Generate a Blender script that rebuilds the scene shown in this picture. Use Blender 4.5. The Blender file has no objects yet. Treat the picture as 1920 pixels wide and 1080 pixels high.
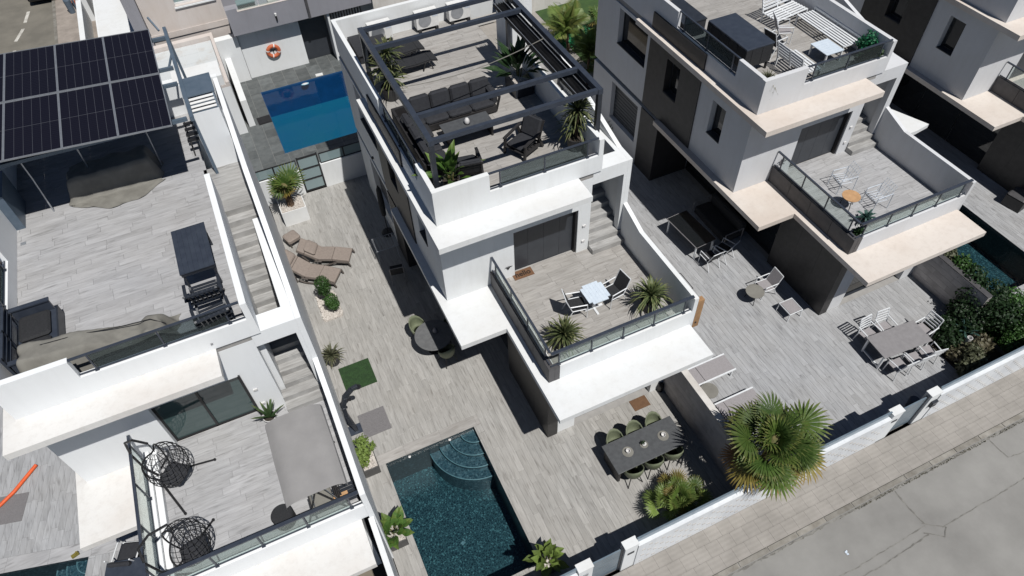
import bpy, bmesh, math, random
from mathutils import Vector, Matrix
S = bpy.context.scene
COL = S.collection
rnd = random.Random(7)
rad = math.radians
pi = math.pi
# ------------------------------------------------------------------ camera, sky, sun, exposure
cam = bpy.data.cameras.new('camera'); cam_o = bpy.data.objects.new('camera', cam); COL.objects.link(cam_o)
cam.lens = 24.746; cam.sensor_width = 36.0; cam.clip_end = 600.0; cam.clip_start = 0.1
yaw, pit, rol = 0.40056, 0.869146, -0.0446433
fw = Vector((math.sin(yaw)*math.cos(pit), math.cos(yaw)*math.cos(pit), -math.sin(pit)))
rt = Vector((math.cos(yaw), -math.sin(yaw), 0)); up = rt.cross(fw)
r2 = math.cos(rol)*rt + math.sin(rol)*up; u2 = -math.sin(rol)*rt + math.cos(rol)*up
M = Matrix((r2, u2, -fw)).transposed().to_4x4(); M.translation = Vector((0, 0, 20.0))
cam_o.matrix_world = M; S.camera = cam_o
W = bpy.data.worlds.new('World'); S.world = W; W.use_nodes = True
SUN = Vector((0.125, -0.545, 1.0)).normalized()
wn = W.node_tree.nodes; bg = wn['Background']
sky = wn.new('ShaderNodeTexSky'); sky.sky_type = 'NISHITA'; sky.sun_disc = False
sky.air_density = 0.75; sky.dust_density = 0.3; sky.altitude = 300.0; sky.sun_elevation = math.asin(SUN.z); sky.sun_rotation = math.atan2(SUN.x, SUN.y)
W.node_tree.links.new(sky.outputs[0], bg.inputs[0]); bg.inputs[1].default_value = 0.05
sl = bpy.data.lights.new('sun', 'SUN'); sl.energy = 5.0; sl.angle = rad(0.53); sl.color = (1.0, 0.975, 0.935)
so = bpy.data.objects.new('sun', sl); COL.objects.link(so)
so.rotation_euler = (-SUN).to_track_quat('-Z', 'Y').to_euler(); so.location = (0, 0, 40)
S.view_settings.view_transform = 'Standard'; S.view_settings.look = 'None'
S.view_settings.exposure = -0.26; S.view_settings.gamma = 1.0; S.view_settings.use_curve_mapping = False
S.cycles.max_bounces = 8; S.cycles.diffuse_bounces = 1; S.cycles.transparent_max_bounces = 24; S.cycles.caustics_refractive = False
# ------------------------------------------------------------------ materials
MATS = {}
def nt(name):
    m = bpy.data.materials.new(name); m.use_nodes = True; MATS[name] = m
    t = m.node_tree; b = t.nodes['Principled BSDF']
    return m, t, b
def N(t, kind, **kw):
    n = t.nodes.new(kind)
    for k, v in kw.items():
        if k.startswith('i_'):
            n.inputs[int(k[2:]) if k[2:].isdigit() else k[2:]].default_value = v
        else: setattr(n, k, v)
    return n
def L(t, a, b): t.links.new(a, b)
def mixc(t, fac, a, b, mode='MIX'):
    n = t.nodes.new('ShaderNodeMix'); n.data_type = 'RGBA'; n.blend_type = mode
    for sock, v in ((n.inputs[0], fac), (n.inputs[6], a), (n.inputs[7], b)):
        if hasattr(v, 'node'): t.links.new(v, sock)
        elif isinstance(v, (int, float)): sock.default_value = v
        else: sock.default_value = (*v, 1)
    return n.outputs[2]
def ramp(t, fac, a, b):
    n = t.nodes.new('ShaderNodeMapRange'); n.inputs[1].default_value = a; n.inputs[2].default_value = b
    n.clamp = True; t.links.new(fac, n.inputs[0]); return n.outputs[0]
def pos(t): return t.nodes.new('ShaderNodeNewGeometry').outputs['Position']
def scaled(t, v, s, off=None):
    n = t.nodes.new('ShaderNodeVectorMath'); n.operation = 'MULTIPLY'; t.links.new(v, n.inputs[0]); n.inputs[1].default_value = s
    return n.outputs[0]
def noise(t, vec, scale, detail=3, rough=.5, w=None):
    n = t.nodes.new('ShaderNodeTexNoise'); n.inputs['Scale'].default_value = scale; n.inputs['Detail'].default_value = detail
    n.inputs['Roughness'].default_value = rough
    if w is not None:
        n.noise_dimensions = '4D'; t.links.new(w, n.inputs['W'])
    t.links.new(vec, n.inputs['Vector']); return n.outputs[0]
def bump(t, b, h, strength, dist=.01):
    n = t.nodes.new('ShaderNodeBump'); n.inputs['Strength'].default_value = strength; n.inputs['Distance'].default_value = dist
    t.links.new(h, n.inputs['Height']); t.links.new(n.outputs[0], b.inputs['Normal'])
def plain(name, c, rough=.6, c2=None, scale=3.0, bmp=0.0, metal=0.0, bscale=60, detail=4, lo=.35, hi=.65, spec=.5, ori=0.0):
    m, t, b = nt(name)
    b.inputs['Roughness'].default_value = rough; b.inputs['Metallic'].default_value = metal
    b.inputs['Specular IOR Level'].default_value = spec
    p = pos(t)
    if c2 is None: c2 = tuple(x*.82 for x in c)
    f = ramp(t, noise(t, p, scale, detail, .6), lo, hi)
    out = mixc(t, f, c2, c)
    if ori:
        oi = t.nodes.new('ShaderNodeObjectInfo'); r = ramp(t, oi.outputs['Random'], 0, 1)
        k = t.nodes.new('ShaderNodeMapRange'); k.inputs[3].default_value = 1-ori; k.inputs[4].default_value = 1+ori
        L(t, r, k.inputs[0])
        cc = t.nodes.new('ShaderNodeCombineColor')
        for i in range(3): L(t, k.outputs[0], cc.inputs[i])
        out = mixc(t, 1.0, out, cc.outputs[0], 'MULTIPLY')
    L(t, out, b.inputs['Base Color'])
    if bmp: bump(t, b, noise(t, p, bscale, 3), bmp)
    return m
def piece_random(t):
    oi = t.nodes.new('ShaderNodeObjectInfo'); at = N(t, 'ShaderNodeAttribute', attribute_name='tone')
    a = N(t, 'ShaderNodeMath', operation='ADD'); L(t, oi.outputs['Random'], a.inputs[0]); L(t, at.outputs['Fac'], a.inputs[1])
    f = N(t, 'ShaderNodeMath', operation='FRACT'); L(t, a.outputs[0], f.inputs[0]); return f.outputs[0]
def plank_mat(name, along, light, dark, streak, rough=.45):
    """pale wood-look porcelain plank: its own tone, long grain, sparse dark knots"""
    m, t, b = nt(name); b.inputs['Roughness'].default_value = rough; b.inputs['Specular IOR Level'].default_value = .35
    r = piece_random(t); w = N(t, 'ShaderNodeMath', operation='MULTIPLY', i_1=37.0); L(t, r, w.inputs[0])
    p = pos(t); k = (9, .9, 1) if along == 'y' else (.9, 9, 1)
    grain = noise(t, scaled(t, p, k), 2.2, 6, .62, w.outputs[0])
    k2 = (15, 2.1, 1) if along == 'y' else (2.1, 15, 1)
    knot = noise(t, scaled(t, p, k2), 1.0, 2, .5, w.outputs[0])
    base = mixc(t, ramp(t, grain, .34, .66), dark, light)
    tone = N(t, 'ShaderNodeMapRange', i_3=.94, i_4=1.06); L(t, r, tone.inputs[0])
    cc = t.nodes.new('ShaderNodeCombineColor')
    for i in range(3): L(t, tone.outputs[0], cc.inputs[i])
    base = mixc(t, 1.0, base, cc.outputs[0], 'MULTIPLY')
    mot = noise(t, scaled(t, p, (3.2, .8, 1) if along == 'y' else (.8, 3.2, 1)), 1.1, 3, .55, w.outputs[0])
    mt_ = N(t, 'ShaderNodeMapRange', i_1=.3, i_2=.7, i_3=.84, i_4=1.11); L(t, mot, mt_.inputs[0]); c3 = t.nodes.new('ShaderNodeCombineColor')
    for i in range(3): L(t, mt_.outputs[0], c3.inputs[i])
    base = mixc(t, 1.0, base, c3.outputs[0], 'MULTIPLY')
    kf = ramp(t, knot, .56, .76); q = N(t, 'ShaderNodeMath', operation='MULTIPLY', i_1=.68); L(t, kf, q.inputs[0])
    base = mixc(t, q.outputs[0], base, streak)
    wear = ramp(t, noise(t, p, .45, 4, .6), .3, .7); q2 = N(t, 'ShaderNodeMath', operation='MULTIPLY', i_1=.16); L(t, wear, q2.inputs[0])
    base = mixc(t, q2.outputs[0], base, (.40, .36, .30))
    L(t, base, b.inputs['Base Color']); bump(t, b, grain, .12, .004)
    return m
plank_mat('plank_y', 'y', (.42, .412, .395), (.325, .317, .302), (.125, .117, .108))
plank_mat('plank_y_cool', 'y', (.42, .43, .445), (.335, .34, .352), (.11, .11, .118))
plank_mat('plank_x', 'x', (.425, .412, .395), (.325, .31, .295), (.17, .15, .135))
plank_mat('plank_x_cool', 'x', (.46, .465, .478), (.37, .37, .382), (.16, .16, .165))
plank_mat('wall_plank', 'y', (.56, .53, .52), (.42, .395, .39), (.24, .225, .22))
plank_mat('stair_plank', 'x', (.45, .45, .445), (.29, .287, .283), (.18, .176, .172))
def render_mat(name, c, stain, amt):
    m, t, b = nt(name); b.inputs['Roughness'].default_value = .75; b.inputs['Specular IOR Level'].default_value = .25
    p = pos(t)
    f = ramp(t, noise(t, p, .55, 5, .62), .42, .72)
    q = N(t, 'ShaderNodeMath', operation='MULTIPLY', i_1=amt); L(t, f, q.inputs[0])
    f2 = ramp(t, noise(t, scaled(t, p, (1, 1, .14)), 4.5, 7, .72), .48, .74)
    q2 = N(t, 'ShaderNodeMath', operation='MULTIPLY', i_1=amt*.5); L(t, f2, q2.inputs[0])
    o = mixc(t, q.outputs[0], c, stain); o = mixc(t, q2.outputs[0], o, tuple(x*.8 for x in stain))
    L(t, o, b.inputs['Base Color']); bump(t, b, noise(t, p, 90, 3), .15, .004)
render_mat('white_render', (.79, .81, .82), (.70, .70, .68), .5)
render_mat('white_render_left', (.84, .86, .875), (.78, .79, .79), .3)
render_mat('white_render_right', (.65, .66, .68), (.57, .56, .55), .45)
render_mat('white_roof', (.75, .765, .77), (.68, .67, .645), .6)
render_mat('cream_roof', (.69, .63, .575), (.60, .52, .455), .8)
render_mat('offwhite_roof', (.74, .73, .71), (.66, .62, .58), .8)
render_mat('grey_render', (.30, .30, .33), (.24, .24, .26), .5)
render_mat('warm_render', (.62, .57, .54), (.55, .47, .41), .6)
render_mat('textured_render', (.76, .78, .80), (.58, .60, .63), .8)
render_mat('concrete_paint', (.66, .64, .61), (.45, .41, .37), .8)
plain('anthracite', (.030, .035, .045), .42, (.022, .026, .034), 6)
plain('anthracite_blue', (.045, .055, .075), .38, (.034, .042, .06), 5)
plain('black_metal', (.012, .012, .014), .45, (.018, .018, .02), 8)
plain('black_fabric', (.016, .017, .02), .85, (.026, .027, .03), 30, .3, bscale=300)
plain('charcoal_fabric', (.030, .032, .038), .9, (.022, .023, .028), 12, .35, bscale=220)
plain('charcoal_frame', (.028, .026, .027), .6, (.02, .019, .02), 9, .2)
plain('taupe_fabric', (.285, .24, .21), .9, (.245, .205, .18), 14, .3, bscale=260)
plain('taupe_frame', (.10, .085, .075), .6, (.08, .068, .06), 9)
plain('khaki_cover', (.225, .218, .195), .9, (.175, .168, .15), 2.5, .5, bscale=18)
plain('grey_canopy', (.30, .292, .288), .85, (.262, .255, .252), 1.6, .25, bscale=160)
plain('white_metal', (.78, .80, .82), .4, (.70, .72, .74), 9)
plain('grey_sling', (.33, .31, .32), .85, (.28, .265, .27), 25, .2, bscale=240)
plain('stone_table', (.090, .095, .10), .5, (.070, .073, .078), 9, .1)
plain('stone_round', (.155, .158, .16), .5, (.12, .122, .125), 9, .1)
plain('grey_table', (.27, .26, .265), .5, (.235, .225, .23), 7)
plain('white_table', (.66, .74, .82), .35, (.60, .68, .77), 6)
plain('olive_shell', (.17, .19, .12), .6, (.14, .16, .10), 10)
plain('dark_clad', (.022, .021, .021), .5, (.036, .034, .034), 4, .25, bscale=18)
plain('grey_clad', (.085, .082, .085), .6, (.06, .058, .062), 3, .3, bscale=22)
plain('slate_door', (.042, .048, .058), .42, (.034, .039, .048), 3)
plain('concrete_road', (.32, .313, .296), .9, (.195, .19, .18), .55, .6, bscale=120, detail=14, lo=.25, hi=.75)
plain('asphalt_old', (.20, .185, .155), .92, (.15, .14, .118), .9, .5, bscale=140, detail=8)
plain('road_seam', (.245, .238, .22), .95, (.15, .145, .132), 5, .4, lo=.4, hi=.62)
plain('road_paint', (.62, .60, .55), .8, (.35, .33, .29), 5, lo=.3, hi=.6)
plain('paver', (.345, .322, .295), .9, (.275, .257, .234), 1.3, .4, bscale=90, ori=.03, detail=8)
plain('paver_joint', (.295, .276, .25), .95)
plain('paver_warm', (.32, .28, .245), .9, (.235, .205, .18), 2.0, .4, bscale=90, ori=.12)
plain('kerb_stone', (.30, .285, .255), .9, (.19, .175, .15), 2.5, .5, bscale=80, ori=.18)
plain('grout', (.36, .35, .335), .95, (.31, .30, .29), 4)
plain('deck_tile', (.125, .135, .135), .6, (.085, .093, .094), 3.2, .2, detail=6, ori=.22)
plain('deck_grout', (.22, .225, .22), .9)
plain('marble', (.60, .63, .64), .35, (.50, .47, .43), 1.6, detail=9, lo=.25, hi=.5)
plain('soil', (.03, .024, .019), .95, (.05, .04, .03), 12, .6)
plain('white_pebble', (.66, .62, .57), .8, (.42, .37, .33), 22, .9, bscale=40)
plain('grey_pebble', (.20, .192, .196), .85, (.165, .158, .162), 30, .9, bscale=60)
plain('ground_soil', (.22, .19, .15), .95, (.16, .14, .11), .6, .4)
plain('turf', (.030, .075, .022), .95, (.022, .052, .018), 7, .8, bscale=260)
plain('lawn', (.040, .085, .020), .95, (.028, .06, .016), 3, .8, bscale=120)
plain('orange_foam', (.78, .13, .03), .6, (.66, .10, .025), 8)
plain('coir', (.20, .105, .055), .95, (.15, .078, .042), 40, .6, bscale=200)
plain('coir_plain', (.17, .095, .05), .95, (.13, .07, .038), 18, .6, bscale=200)
plain('black_letters', (.012, .010, .009), .9)
plain('tan_wood', (.40, .235, .115), .6, (.31, .175, .085), 6, .2)
plain('light_wood', (.55, .33, .17), .6, (.44, .26, .13), 6)
plain('planter_grey', (.09, .088, .086), .7, (.075, .073, .071), 7)
plain('planter_white', (.80, .81, .81), .6, (.76, .765, .76), 2)
plain('bark', (.16, .10, .06), .95, (.07, .045, .03), 11, 1.0, bscale=24)
plain('stem', (.15, .12, .05), .8, (.09, .10, .03), 9)
plain('clay_pot', (.05, .05, .052), .7)
plain('buoy_orange', (.55, .14, .06), .55, (.47, .115, .05), 6)
plain('white_plastic', (.75, .75, .74), .45, (.68, .68, .67), 7)
plain('brown_stone', (.14, .11, .09), .9, (.10, .08, .07), 5, .4)
plain('alu', (.42, .44, .47), .35, (.36, .38, .41), 7, metal=.6)
plain('steel_blue', (.13, .17, .22), .45, (.10, .14, .185), 4, metal=.2)
plain('fence_metal', (.22, .28, .33), .3, (.17, .225, .275), 3, metal=.25)
plain('wire_white', (.66, .72, .80), .4)
plain('car_black', (.008, .008, .010), .15, (.01, .01, .012), 4)
plain('porcelain', (.70, .69, .68), .3)
plain('rust_tile', (.30, .09, .05), .8)
def ribs(name, period):
    m = MATS[name]; t = m.node_tree; b = t.nodes['Principled BSDF']; src = b.inputs['Base Color'].links[0].from_socket
    wv = N(t, 'ShaderNodeTexWave', wave_type='BANDS', bands_direction='Y'); wv.inputs['Scale'].default_value = 1/period/3.18; wv.inputs['Distortion'].default_value = .6; wv.inputs['Detail Scale'].default_value = 3
    L(t, pos(t), wv.inputs['Vector']); r_ = N(t, 'ShaderNodeMapRange', i_3=.95, i_4=1.02); L(t, wv.outputs['Fac'], r_.inputs[0])
    cc = t.nodes.new('ShaderNodeCombineColor')
    for i in range(3): L(t, r_.outputs[0], cc.inputs[i])
    L(t, mixc(t, 1.0, src, cc.outputs[0], 'MULTIPLY'), b.inputs['Base Color'])
ribs('paver', .13)
def leaf_mat(name, a, b_, tip=None, rough=.5):
    m, t, b = nt(name); b.inputs['Roughness'].default_value = rough; b.inputs['Specular IOR Level'].default_value = .4
    oi = t.nodes.new('ShaderNodeObjectInfo'); p = pos(t)
    f = ramp(t, noise(t, p, 7, 3, .6), .3, .7)
    o = mixc(t, f, a, b_)
    tn = N(t, 'ShaderNodeMapRange', i_3=.7, i_4=1.35); L(t, oi.outputs['Random'], tn.inputs[0])
    cc = t.nodes.new('ShaderNodeCombineColor')
    for i in range(3): L(t, tn.outputs[0], cc.inputs[i])
    o = mixc(t, 1.0, o, cc.outputs[0], 'MULTIPLY')
    if tip:
        at = N(t, 'ShaderNodeAttribute', attribute_name='tip'); o = mixc(t, at.outputs['Fac'], o, tip)
    L(t, o, b.inputs['Base Color'])
    tr = N(t, 'ShaderNodeBsdfTranslucent'); L(t, o, tr.inputs[0]); mx = N(t, 'ShaderNodeMixShader', i_0=.22)
    L(t, b.outputs[0], mx.inputs[1]); L(t, tr.outputs[0], mx.inputs[2]); L(t, mx.outputs[0], t.nodes['Material Output'].inputs[0])
leaf_mat('palm_green', (.062, .116, .021), (.108, .165, .034), (.21, .20, .06))
leaf_mat('palm_deep', (.042, .086, .018), (.074, .126, .027), (.16, .17, .05))
leaf_mat('palm_yellow', (.16, .15, .035), (.22, .17, .04), (.34, .22, .07))
leaf_mat('dry_frond', (.30, .15, .055), (.22, .11, .045), (.36, .22, .10))
leaf_mat('yucca_green', (.055, .085, .035), (.12, .15, .06), (.24, .24, .10))
leaf_mat('olive_leaf', (.075, .085, .050), (.11, .115, .07), (.2, .19, .1))
leaf_mat('bush_green', (.035, .095, .022), (.07, .15, .034))
leaf_mat('lime_leaf', (.13, .19, .045), (.18, .25, .06))
leaf_mat('banana_green', (.055, .12, .025), (.09, .17, .035), (.20, .24, .05))
leaf_mat('deep_green', (.016, .040, .014), (.030, .065, .022))
leaf_mat('agave_teal', (.035, .085, .075), (.06, .12, .10))
leaf_mat('snake_green', (.025, .055, .022), (.05, .09, .035), (.16, .18, .06))
leaf_mat('green_plastic', (.02, .17, .075), (.03, .22, .10))
leaf_mat('grass_dry', (.17, .15, .10), (.11, .105, .06))
leaf_mat('red_leaf', (.12, .035, .02), (.18, .06, .03))
def glass_mat(name, tint, refl=.06, haze=.10, hz=(.55, .62, .60)):
    m, t, b = nt(name); t.nodes.remove(b)
    tr = N(t, 'ShaderNodeBsdfTransparent'); tr.inputs[0].default_value = (*tint, 1)
    gl = N(t, 'ShaderNodeBsdfGlossy'); gl.inputs[1].default_value = .03
    df = N(t, 'ShaderNodeBsdfDiffuse'); df.inputs[0].default_value = (*hz, 1)
    fr = N(t, 'ShaderNodeFresnel', i_0=1.45); m1 = N(t, 'ShaderNodeMixShader', i_0=haze); m2 = N(t, 'ShaderNodeMixShader')
    ad = N(t, 'ShaderNodeMath', operation='ADD', i_1=refl); L(t, fr.outputs[0], ad.inputs[0])
    L(t, tr.outputs[0], m1.inputs[1]); L(t, df.outputs[0], m1.inputs[2])
    bk = t.nodes.new('ShaderNodeNewGeometry'); fb = N(t, 'ShaderNodeMath', operation='SUBTRACT', i_0=1.0); L(t, bk.outputs['Backfacing'], fb.inputs[1])
    mu = N(t, 'ShaderNodeMath', operation='MULTIPLY'); L(t, ad.outputs[0], mu.inputs[0]); L(t, fb.outputs[0], mu.inputs[1])
    L(t, mu.outputs[0], m2.inputs[0]); L(t, m1.outputs[0], m2.inputs[1]); L(t, gl.outputs[0], m2.inputs[2])
    L(t, m2.outputs[0], t.nodes['Material Output'].inputs[0])
glass_mat('rail_glass', (.91, .95, .94), .02, .10)
glass_mat('smoke_glass', (.45, .50, .52), .03, .04)
glass_mat('frosted_glass', (.30, .40, .42), .04, .62, (.38, .50, .52))
def dark_glass(name, c):
    m, t, b = nt(name); b.inputs['Base Color'].default_value = (*c, 1); b.inputs['Roughness'].default_value = .04
    b.inputs['Specular IOR Level'].default_value = .9
dark_glass('window_glass', (.010, .012, .014)); dark_glass('mirror_glass', (.05, .085, .085))
def water(name, tint, bs, bstr):
    m, t, b = nt(name); t.nodes.remove(b)
    tr = N(t, 'ShaderNodeBsdfTransparent'); tr.inputs[0].default_value = (*tint, 1)
    gl = N(t, 'ShaderNodeBsdfGlossy'); gl.inputs[1].default_value = .02
    p = pos(t); h = noise(t, p, bs, 3, .55); bp = N(t, 'ShaderNodeBump'); bp.inputs['Strength'].default_value = bstr
    bp.inputs['Distance'].default_value = .02; L(t, h, bp.inputs['Height'])
    fr = N(t, 'ShaderNodeFresnel', i_0=1.33); L(t, bp.outputs[0], fr.inputs[1]); L(t, bp.outputs[0], gl.inputs['Normal'])
    mx = N(t, 'ShaderNodeMixShader'); L(t, fr.outputs[0], mx.inputs[0]); L(t, tr.outputs[0], mx.inputs[1]); L(t, gl.outputs[0], mx.inputs[2])
    L(t, mx.outputs[0], t.nodes['Material Output'].inputs[0])
water('pool_water', (.80, .92, .95), 7, .5); water('blue_water', (.55, .82, .92), 2.5, .2)
def mosaic(name, a, b_, c, size):
    """glass mosaic: small square tiles of mixed tones, plus pale caustic specks and a ripple net painted into the colour"""
    m, t, b = nt(name); b.inputs['Roughness'].default_value = .35
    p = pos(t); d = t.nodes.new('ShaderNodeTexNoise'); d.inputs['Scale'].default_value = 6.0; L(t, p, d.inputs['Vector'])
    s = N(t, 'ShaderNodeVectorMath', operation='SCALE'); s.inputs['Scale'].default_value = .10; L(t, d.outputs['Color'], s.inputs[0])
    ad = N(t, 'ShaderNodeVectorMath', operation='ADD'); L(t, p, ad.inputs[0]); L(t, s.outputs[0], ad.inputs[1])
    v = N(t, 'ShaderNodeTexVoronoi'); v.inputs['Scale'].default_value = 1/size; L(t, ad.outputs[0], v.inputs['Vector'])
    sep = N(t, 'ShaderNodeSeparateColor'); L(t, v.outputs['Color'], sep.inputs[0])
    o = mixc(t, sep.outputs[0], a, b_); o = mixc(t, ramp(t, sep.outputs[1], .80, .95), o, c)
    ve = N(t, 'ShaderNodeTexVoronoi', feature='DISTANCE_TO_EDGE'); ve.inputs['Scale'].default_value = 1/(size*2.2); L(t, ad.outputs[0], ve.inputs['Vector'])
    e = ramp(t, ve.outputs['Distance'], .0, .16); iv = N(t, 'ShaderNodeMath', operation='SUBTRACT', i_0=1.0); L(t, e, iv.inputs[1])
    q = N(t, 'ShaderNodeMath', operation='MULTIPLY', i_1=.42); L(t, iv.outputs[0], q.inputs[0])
    o = mixc(t, q.outputs[0], o, c)  # pale net of caustic light painted over the tile tones
    L(t, o, b.inputs['Base Color'])
mosaic('pool_mosaic_caustics', (.003, .013, .019), (.012, .036, .047), (.060, .135, .15), .036)
mosaic('step_mosaic_caustics', (.012, .03, .042), (.035, .075, .095), (.09, .14, .16), .05)
mosaic('wall_mosaic_caustics', (.012, .014, .018), (.022, .026, .032), (.04, .055, .065), .05)
plain('pool_edge', (.13, .215, .24), .5, (.08, .15, .175), 8)
plain('blue_liner', (.008, .115, .20), .5, (.010, .130, .185), .5, lo=.3, hi=.7)
plain('blue_liner_wall', (.01, .07, .19), .5)
def solar_mat():
    m, t, b = nt('solar_cell'); b.inputs['Roughness'].default_value = .55; b.inputs['Specular IOR Level'].default_value = .12
    p = pos(t); br = N(t, 'ShaderNodeTexWave', wave_type='BANDS', bands_direction='Y'); br.inputs['Scale'].default_value = 3.7
    L(t, p, br.inputs['Vector']); f = ramp(t, br.outputs['Fac'], .9, 1.0)
    L(t, mixc(t, f, (.007, .007, .014), (.015, .015, .025)), b.inputs['Base Color'])
solar_mat(); plain('solar_line', (.075, .078, .095), .5)
# ------------------------------------------------------------------ mesh helpers
class MB:
    def __init__(s): s.v = []; s.f = []; s.a = None
    def add(s, vs, fs):
        o = len(s.v); s.v += [tuple(x) for x in vs]; s.f += [tuple(i+o for i in q) for q in fs]; return s
    def box(s, x0, x1, y0, y1, z0, z1):
        v = [(x, y, z) for z in (z0, z1) for y in (y0, y1) for x in (x0, x1)]
        return s.add(v, [(0, 2, 3, 1), (4, 5, 7, 6), (0, 1, 5, 4), (2, 6, 7, 3), (0, 4, 6, 2), (1, 3, 7, 5)])
    def obox(s, c, size, rz=0.0, rx=0.0, ry=0.0):
        R = Matrix.Rotation(rz, 3, 'Z') @ Matrix.Rotation(ry, 3, 'Y') @ Matrix.Rotation(rx, 3, 'X'); c = Vector(c); h = [x/2 for x in size]
        v = [c + R @ Vector((x, y, z)) for z in (-h[2], h[2]) for y in (-h[1], h[1]) for x in (-h[0], h[0])]
        return s.add(v, [(0, 2, 3, 1), (4, 5, 7, 6), (0, 1, 5, 4), (2, 6, 7, 3), (0, 4, 6, 2), (1, 3, 7, 5)])
    def bar(s, a, b, w, h=None, upv=(0, 0, 1)):
        a = Vector(a); b = Vector(b); d = b-a; h = w if h is None else h
        if d.length < 1e-6: return s
        d.normalize(); u = Vector(upv)
        if abs(d.dot(u)) > .98: u = Vector((0, 1, 0))
        x = d.cross(u).normalized()*(w/2); y = x.cross(d).normalized()*(h/2)
        v = [a-x-y, a+x-y, a+x+y, a-x+y, b-x-y, b+x-y, b+x+y, b-x+y]
        return s.add(v, [(3, 2, 1, 0), (4, 5, 6, 7), (0, 1, 5, 4), (1, 2, 6, 5), (2, 3, 7, 6), (3, 0, 4, 7)])
    def prism(s, poly, z0, z1):
        n = len(poly); v = [(x, y, z0) for x, y in poly]+[(x, y, z1) for x, y in poly]
        return s.add(v, [tuple(range(n-1, -1, -1)), tuple(range(n, 2*n))]+[(i, (i+1) % n, n+(i+1) % n, n+i) for i in range(n)])
    def yprism(s, poly, x0, x1):            # poly in (y, z), extruded along x
        n = len(poly); v = [(x0, y, z) for y, z in poly]+[(x1, y, z) for y, z in poly]
        return s.add(v, [tuple(range(n)), tuple(range(2*n-1, n-1, -1))]+[(i, n+i, n+(i+1) % n, (i+1) % n) for i in range(n)])
    def tube(s, pts, r, n=6, closed=False, taper=None):
        P = [Vector(p) for p in pts]; m = len(P); rings = []; prev = None
        for i, p in enumerate(P):
            a = P[(i-1) % m] if (closed or i) else p; b = P[(i+1) % m] if (closed or i < m-1) else p
            d = (b-a).normalized(); u = prev if prev is not None else (Vector((0, 0, 1)) if abs(d.z) < .9 else Vector((1, 0, 0)))
            x = d.cross(u)
            if x.length < 1e-4: x = d.cross(Vector((.3, .9, .2)))
            x.normalize(); y = x.cross(d).normalized(); prev = y
            rr = r if taper is None else r+(taper-r)*i/(m-1)
            rings.append([p+(x*math.cos(t)+y*math.sin(t))*rr for t in [2*pi*k/n for k in range(n)]])
        v = [q for g in rings for q in g]; f = []
        for i in range(m if closed else m-1):
            j = (i+1) % m
            f += [(i*n+k, i*n+(k+1) % n, j*n+(k+1) % n, j*n+k) for k in range(n)]
        if not closed: f += [tuple(range(n-1, -1, -1)), tuple((m-1)*n+k for k in range(n))]
        return s.add(v, f)
    def lathe(s, prof, c=(0, 0, 0), n=20, sx=1, sy=1):   # prof: (r, z)
        v = []; f = []; m = len(prof)
        for r, z in prof: v += [(c[0]+r*sx*math.cos(2*pi*k/n), c[1]+r*sy*math.sin(2*pi*k/n), c[2]+z) for k in range(n)]
        for i in range(m-1): f += [(i*n+k, i*n+(k+1) % n, (i+1)*n+(k+1) % n, (i+1)*n+k) for k in range(n)]
        f += [tuple(range(n-1, -1, -1)), tuple((m-1)*n+k for k in range(n))]
        return s.add(v, f)
    def cushion(s, x0, x1, y0, y1, z0, z1, r=.05):
        pr = [(0, z0), (r*.5, z0), (r, z0+r)] ; a = []
        L2 = [(r, z0), (0, z0+r), (0, z1-r), (r, z1-r*.25), (min(x1-x0, y1-y0)*.3, z1)]
        v = []; f = []
        for ins, z in L2:
            c = r*1.2
            xs0, xs1, ys0, ys1 = x0+ins, x1-ins, y0+ins, y1-ins; k = min(c, (xs1-xs0)*.3, (ys1-ys0)*.3)
            v += [(xs0+k, ys0, z), (xs1-k, ys0, z), (xs1, ys0+k, z), (xs1, ys1-k, z), (xs1-k, ys1, z), (xs0+k, ys1, z), (xs0, ys1-k, z), (xs0, ys0+k, z)]
        m = len(L2)
        for i in range(m-1): f += [(i*8+k, i*8+(k+1) % 8, (i+1)*8+(k+1) % 8, (i+1)*8+k) for k in range(8)]
        f += [tuple(range(7, -1, -1)), tuple((m-1)*8+k for k in range(8))]
        return s.add(v, f)
    def xf(s, mat):
        s.v = [tuple(mat @ Vector(p)) for p in s.v]; return s
    def build(s, name, m, parent=None, smooth=False, bevel=0.0, face_attr=None):
        me = bpy.data.meshes.new(name); me.from_pydata(s.v, [], s.f); me.update()
        if smooth:
            me.polygons.foreach_set('use_smooth', [True]*len(me.polygons))
        if face_attr:
            at = me.attributes.new(face_attr[0], 'FLOAT', 'FACE'); at.data.foreach_set('value', face_attr[1])
        me.materials.append(MATS[m] if isinstance(m, str) else m)
        o = bpy.data.objects.new(name, me); COL.objects.link(o)
        if parent is not None: o.parent = parent
        if bevel:
            b = o.modifiers.new('edge', 'BEVEL'); b.width = bevel; b.segments = 2; b.limit_method = 'ANGLE'; b.angle_limit = rad(40)
        return o
def tag(o, label=None, cat=None, group=None, kind=None):
    if label: o['label'] = label
    if cat: o['category'] = cat
    if group: o['group'] = group
    if kind: o['kind'] = kind
    return o
def thing(name, label, cat, loc=(0, 0, 0), rz=0.0, group=None):
    o = bpy.data.objects.new(name, None); COL.objects.link(o); o.location = loc; o.rotation_euler = (0, 0, rz)
    o.empty_display_size = .2
    return tag(o, label, cat, group)
def dup(root, loc, rz=0.0, label=None, group=None, scale=None):
    r = root.copy(); COL.objects.link(r); r.location = loc; r.rotation_euler = (0, 0, rz)
    if scale: r.scale = (scale, scale, scale)
    if label: r['label'] = label
    if group: r['group'] = group
    for ch in list(root.children):
        c = ch.copy(); COL.objects.link(c); c.parent = r
        for g in list(ch.children):
            d = g.copy(); COL.objects.link(d); d.parent = c
    return r
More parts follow.
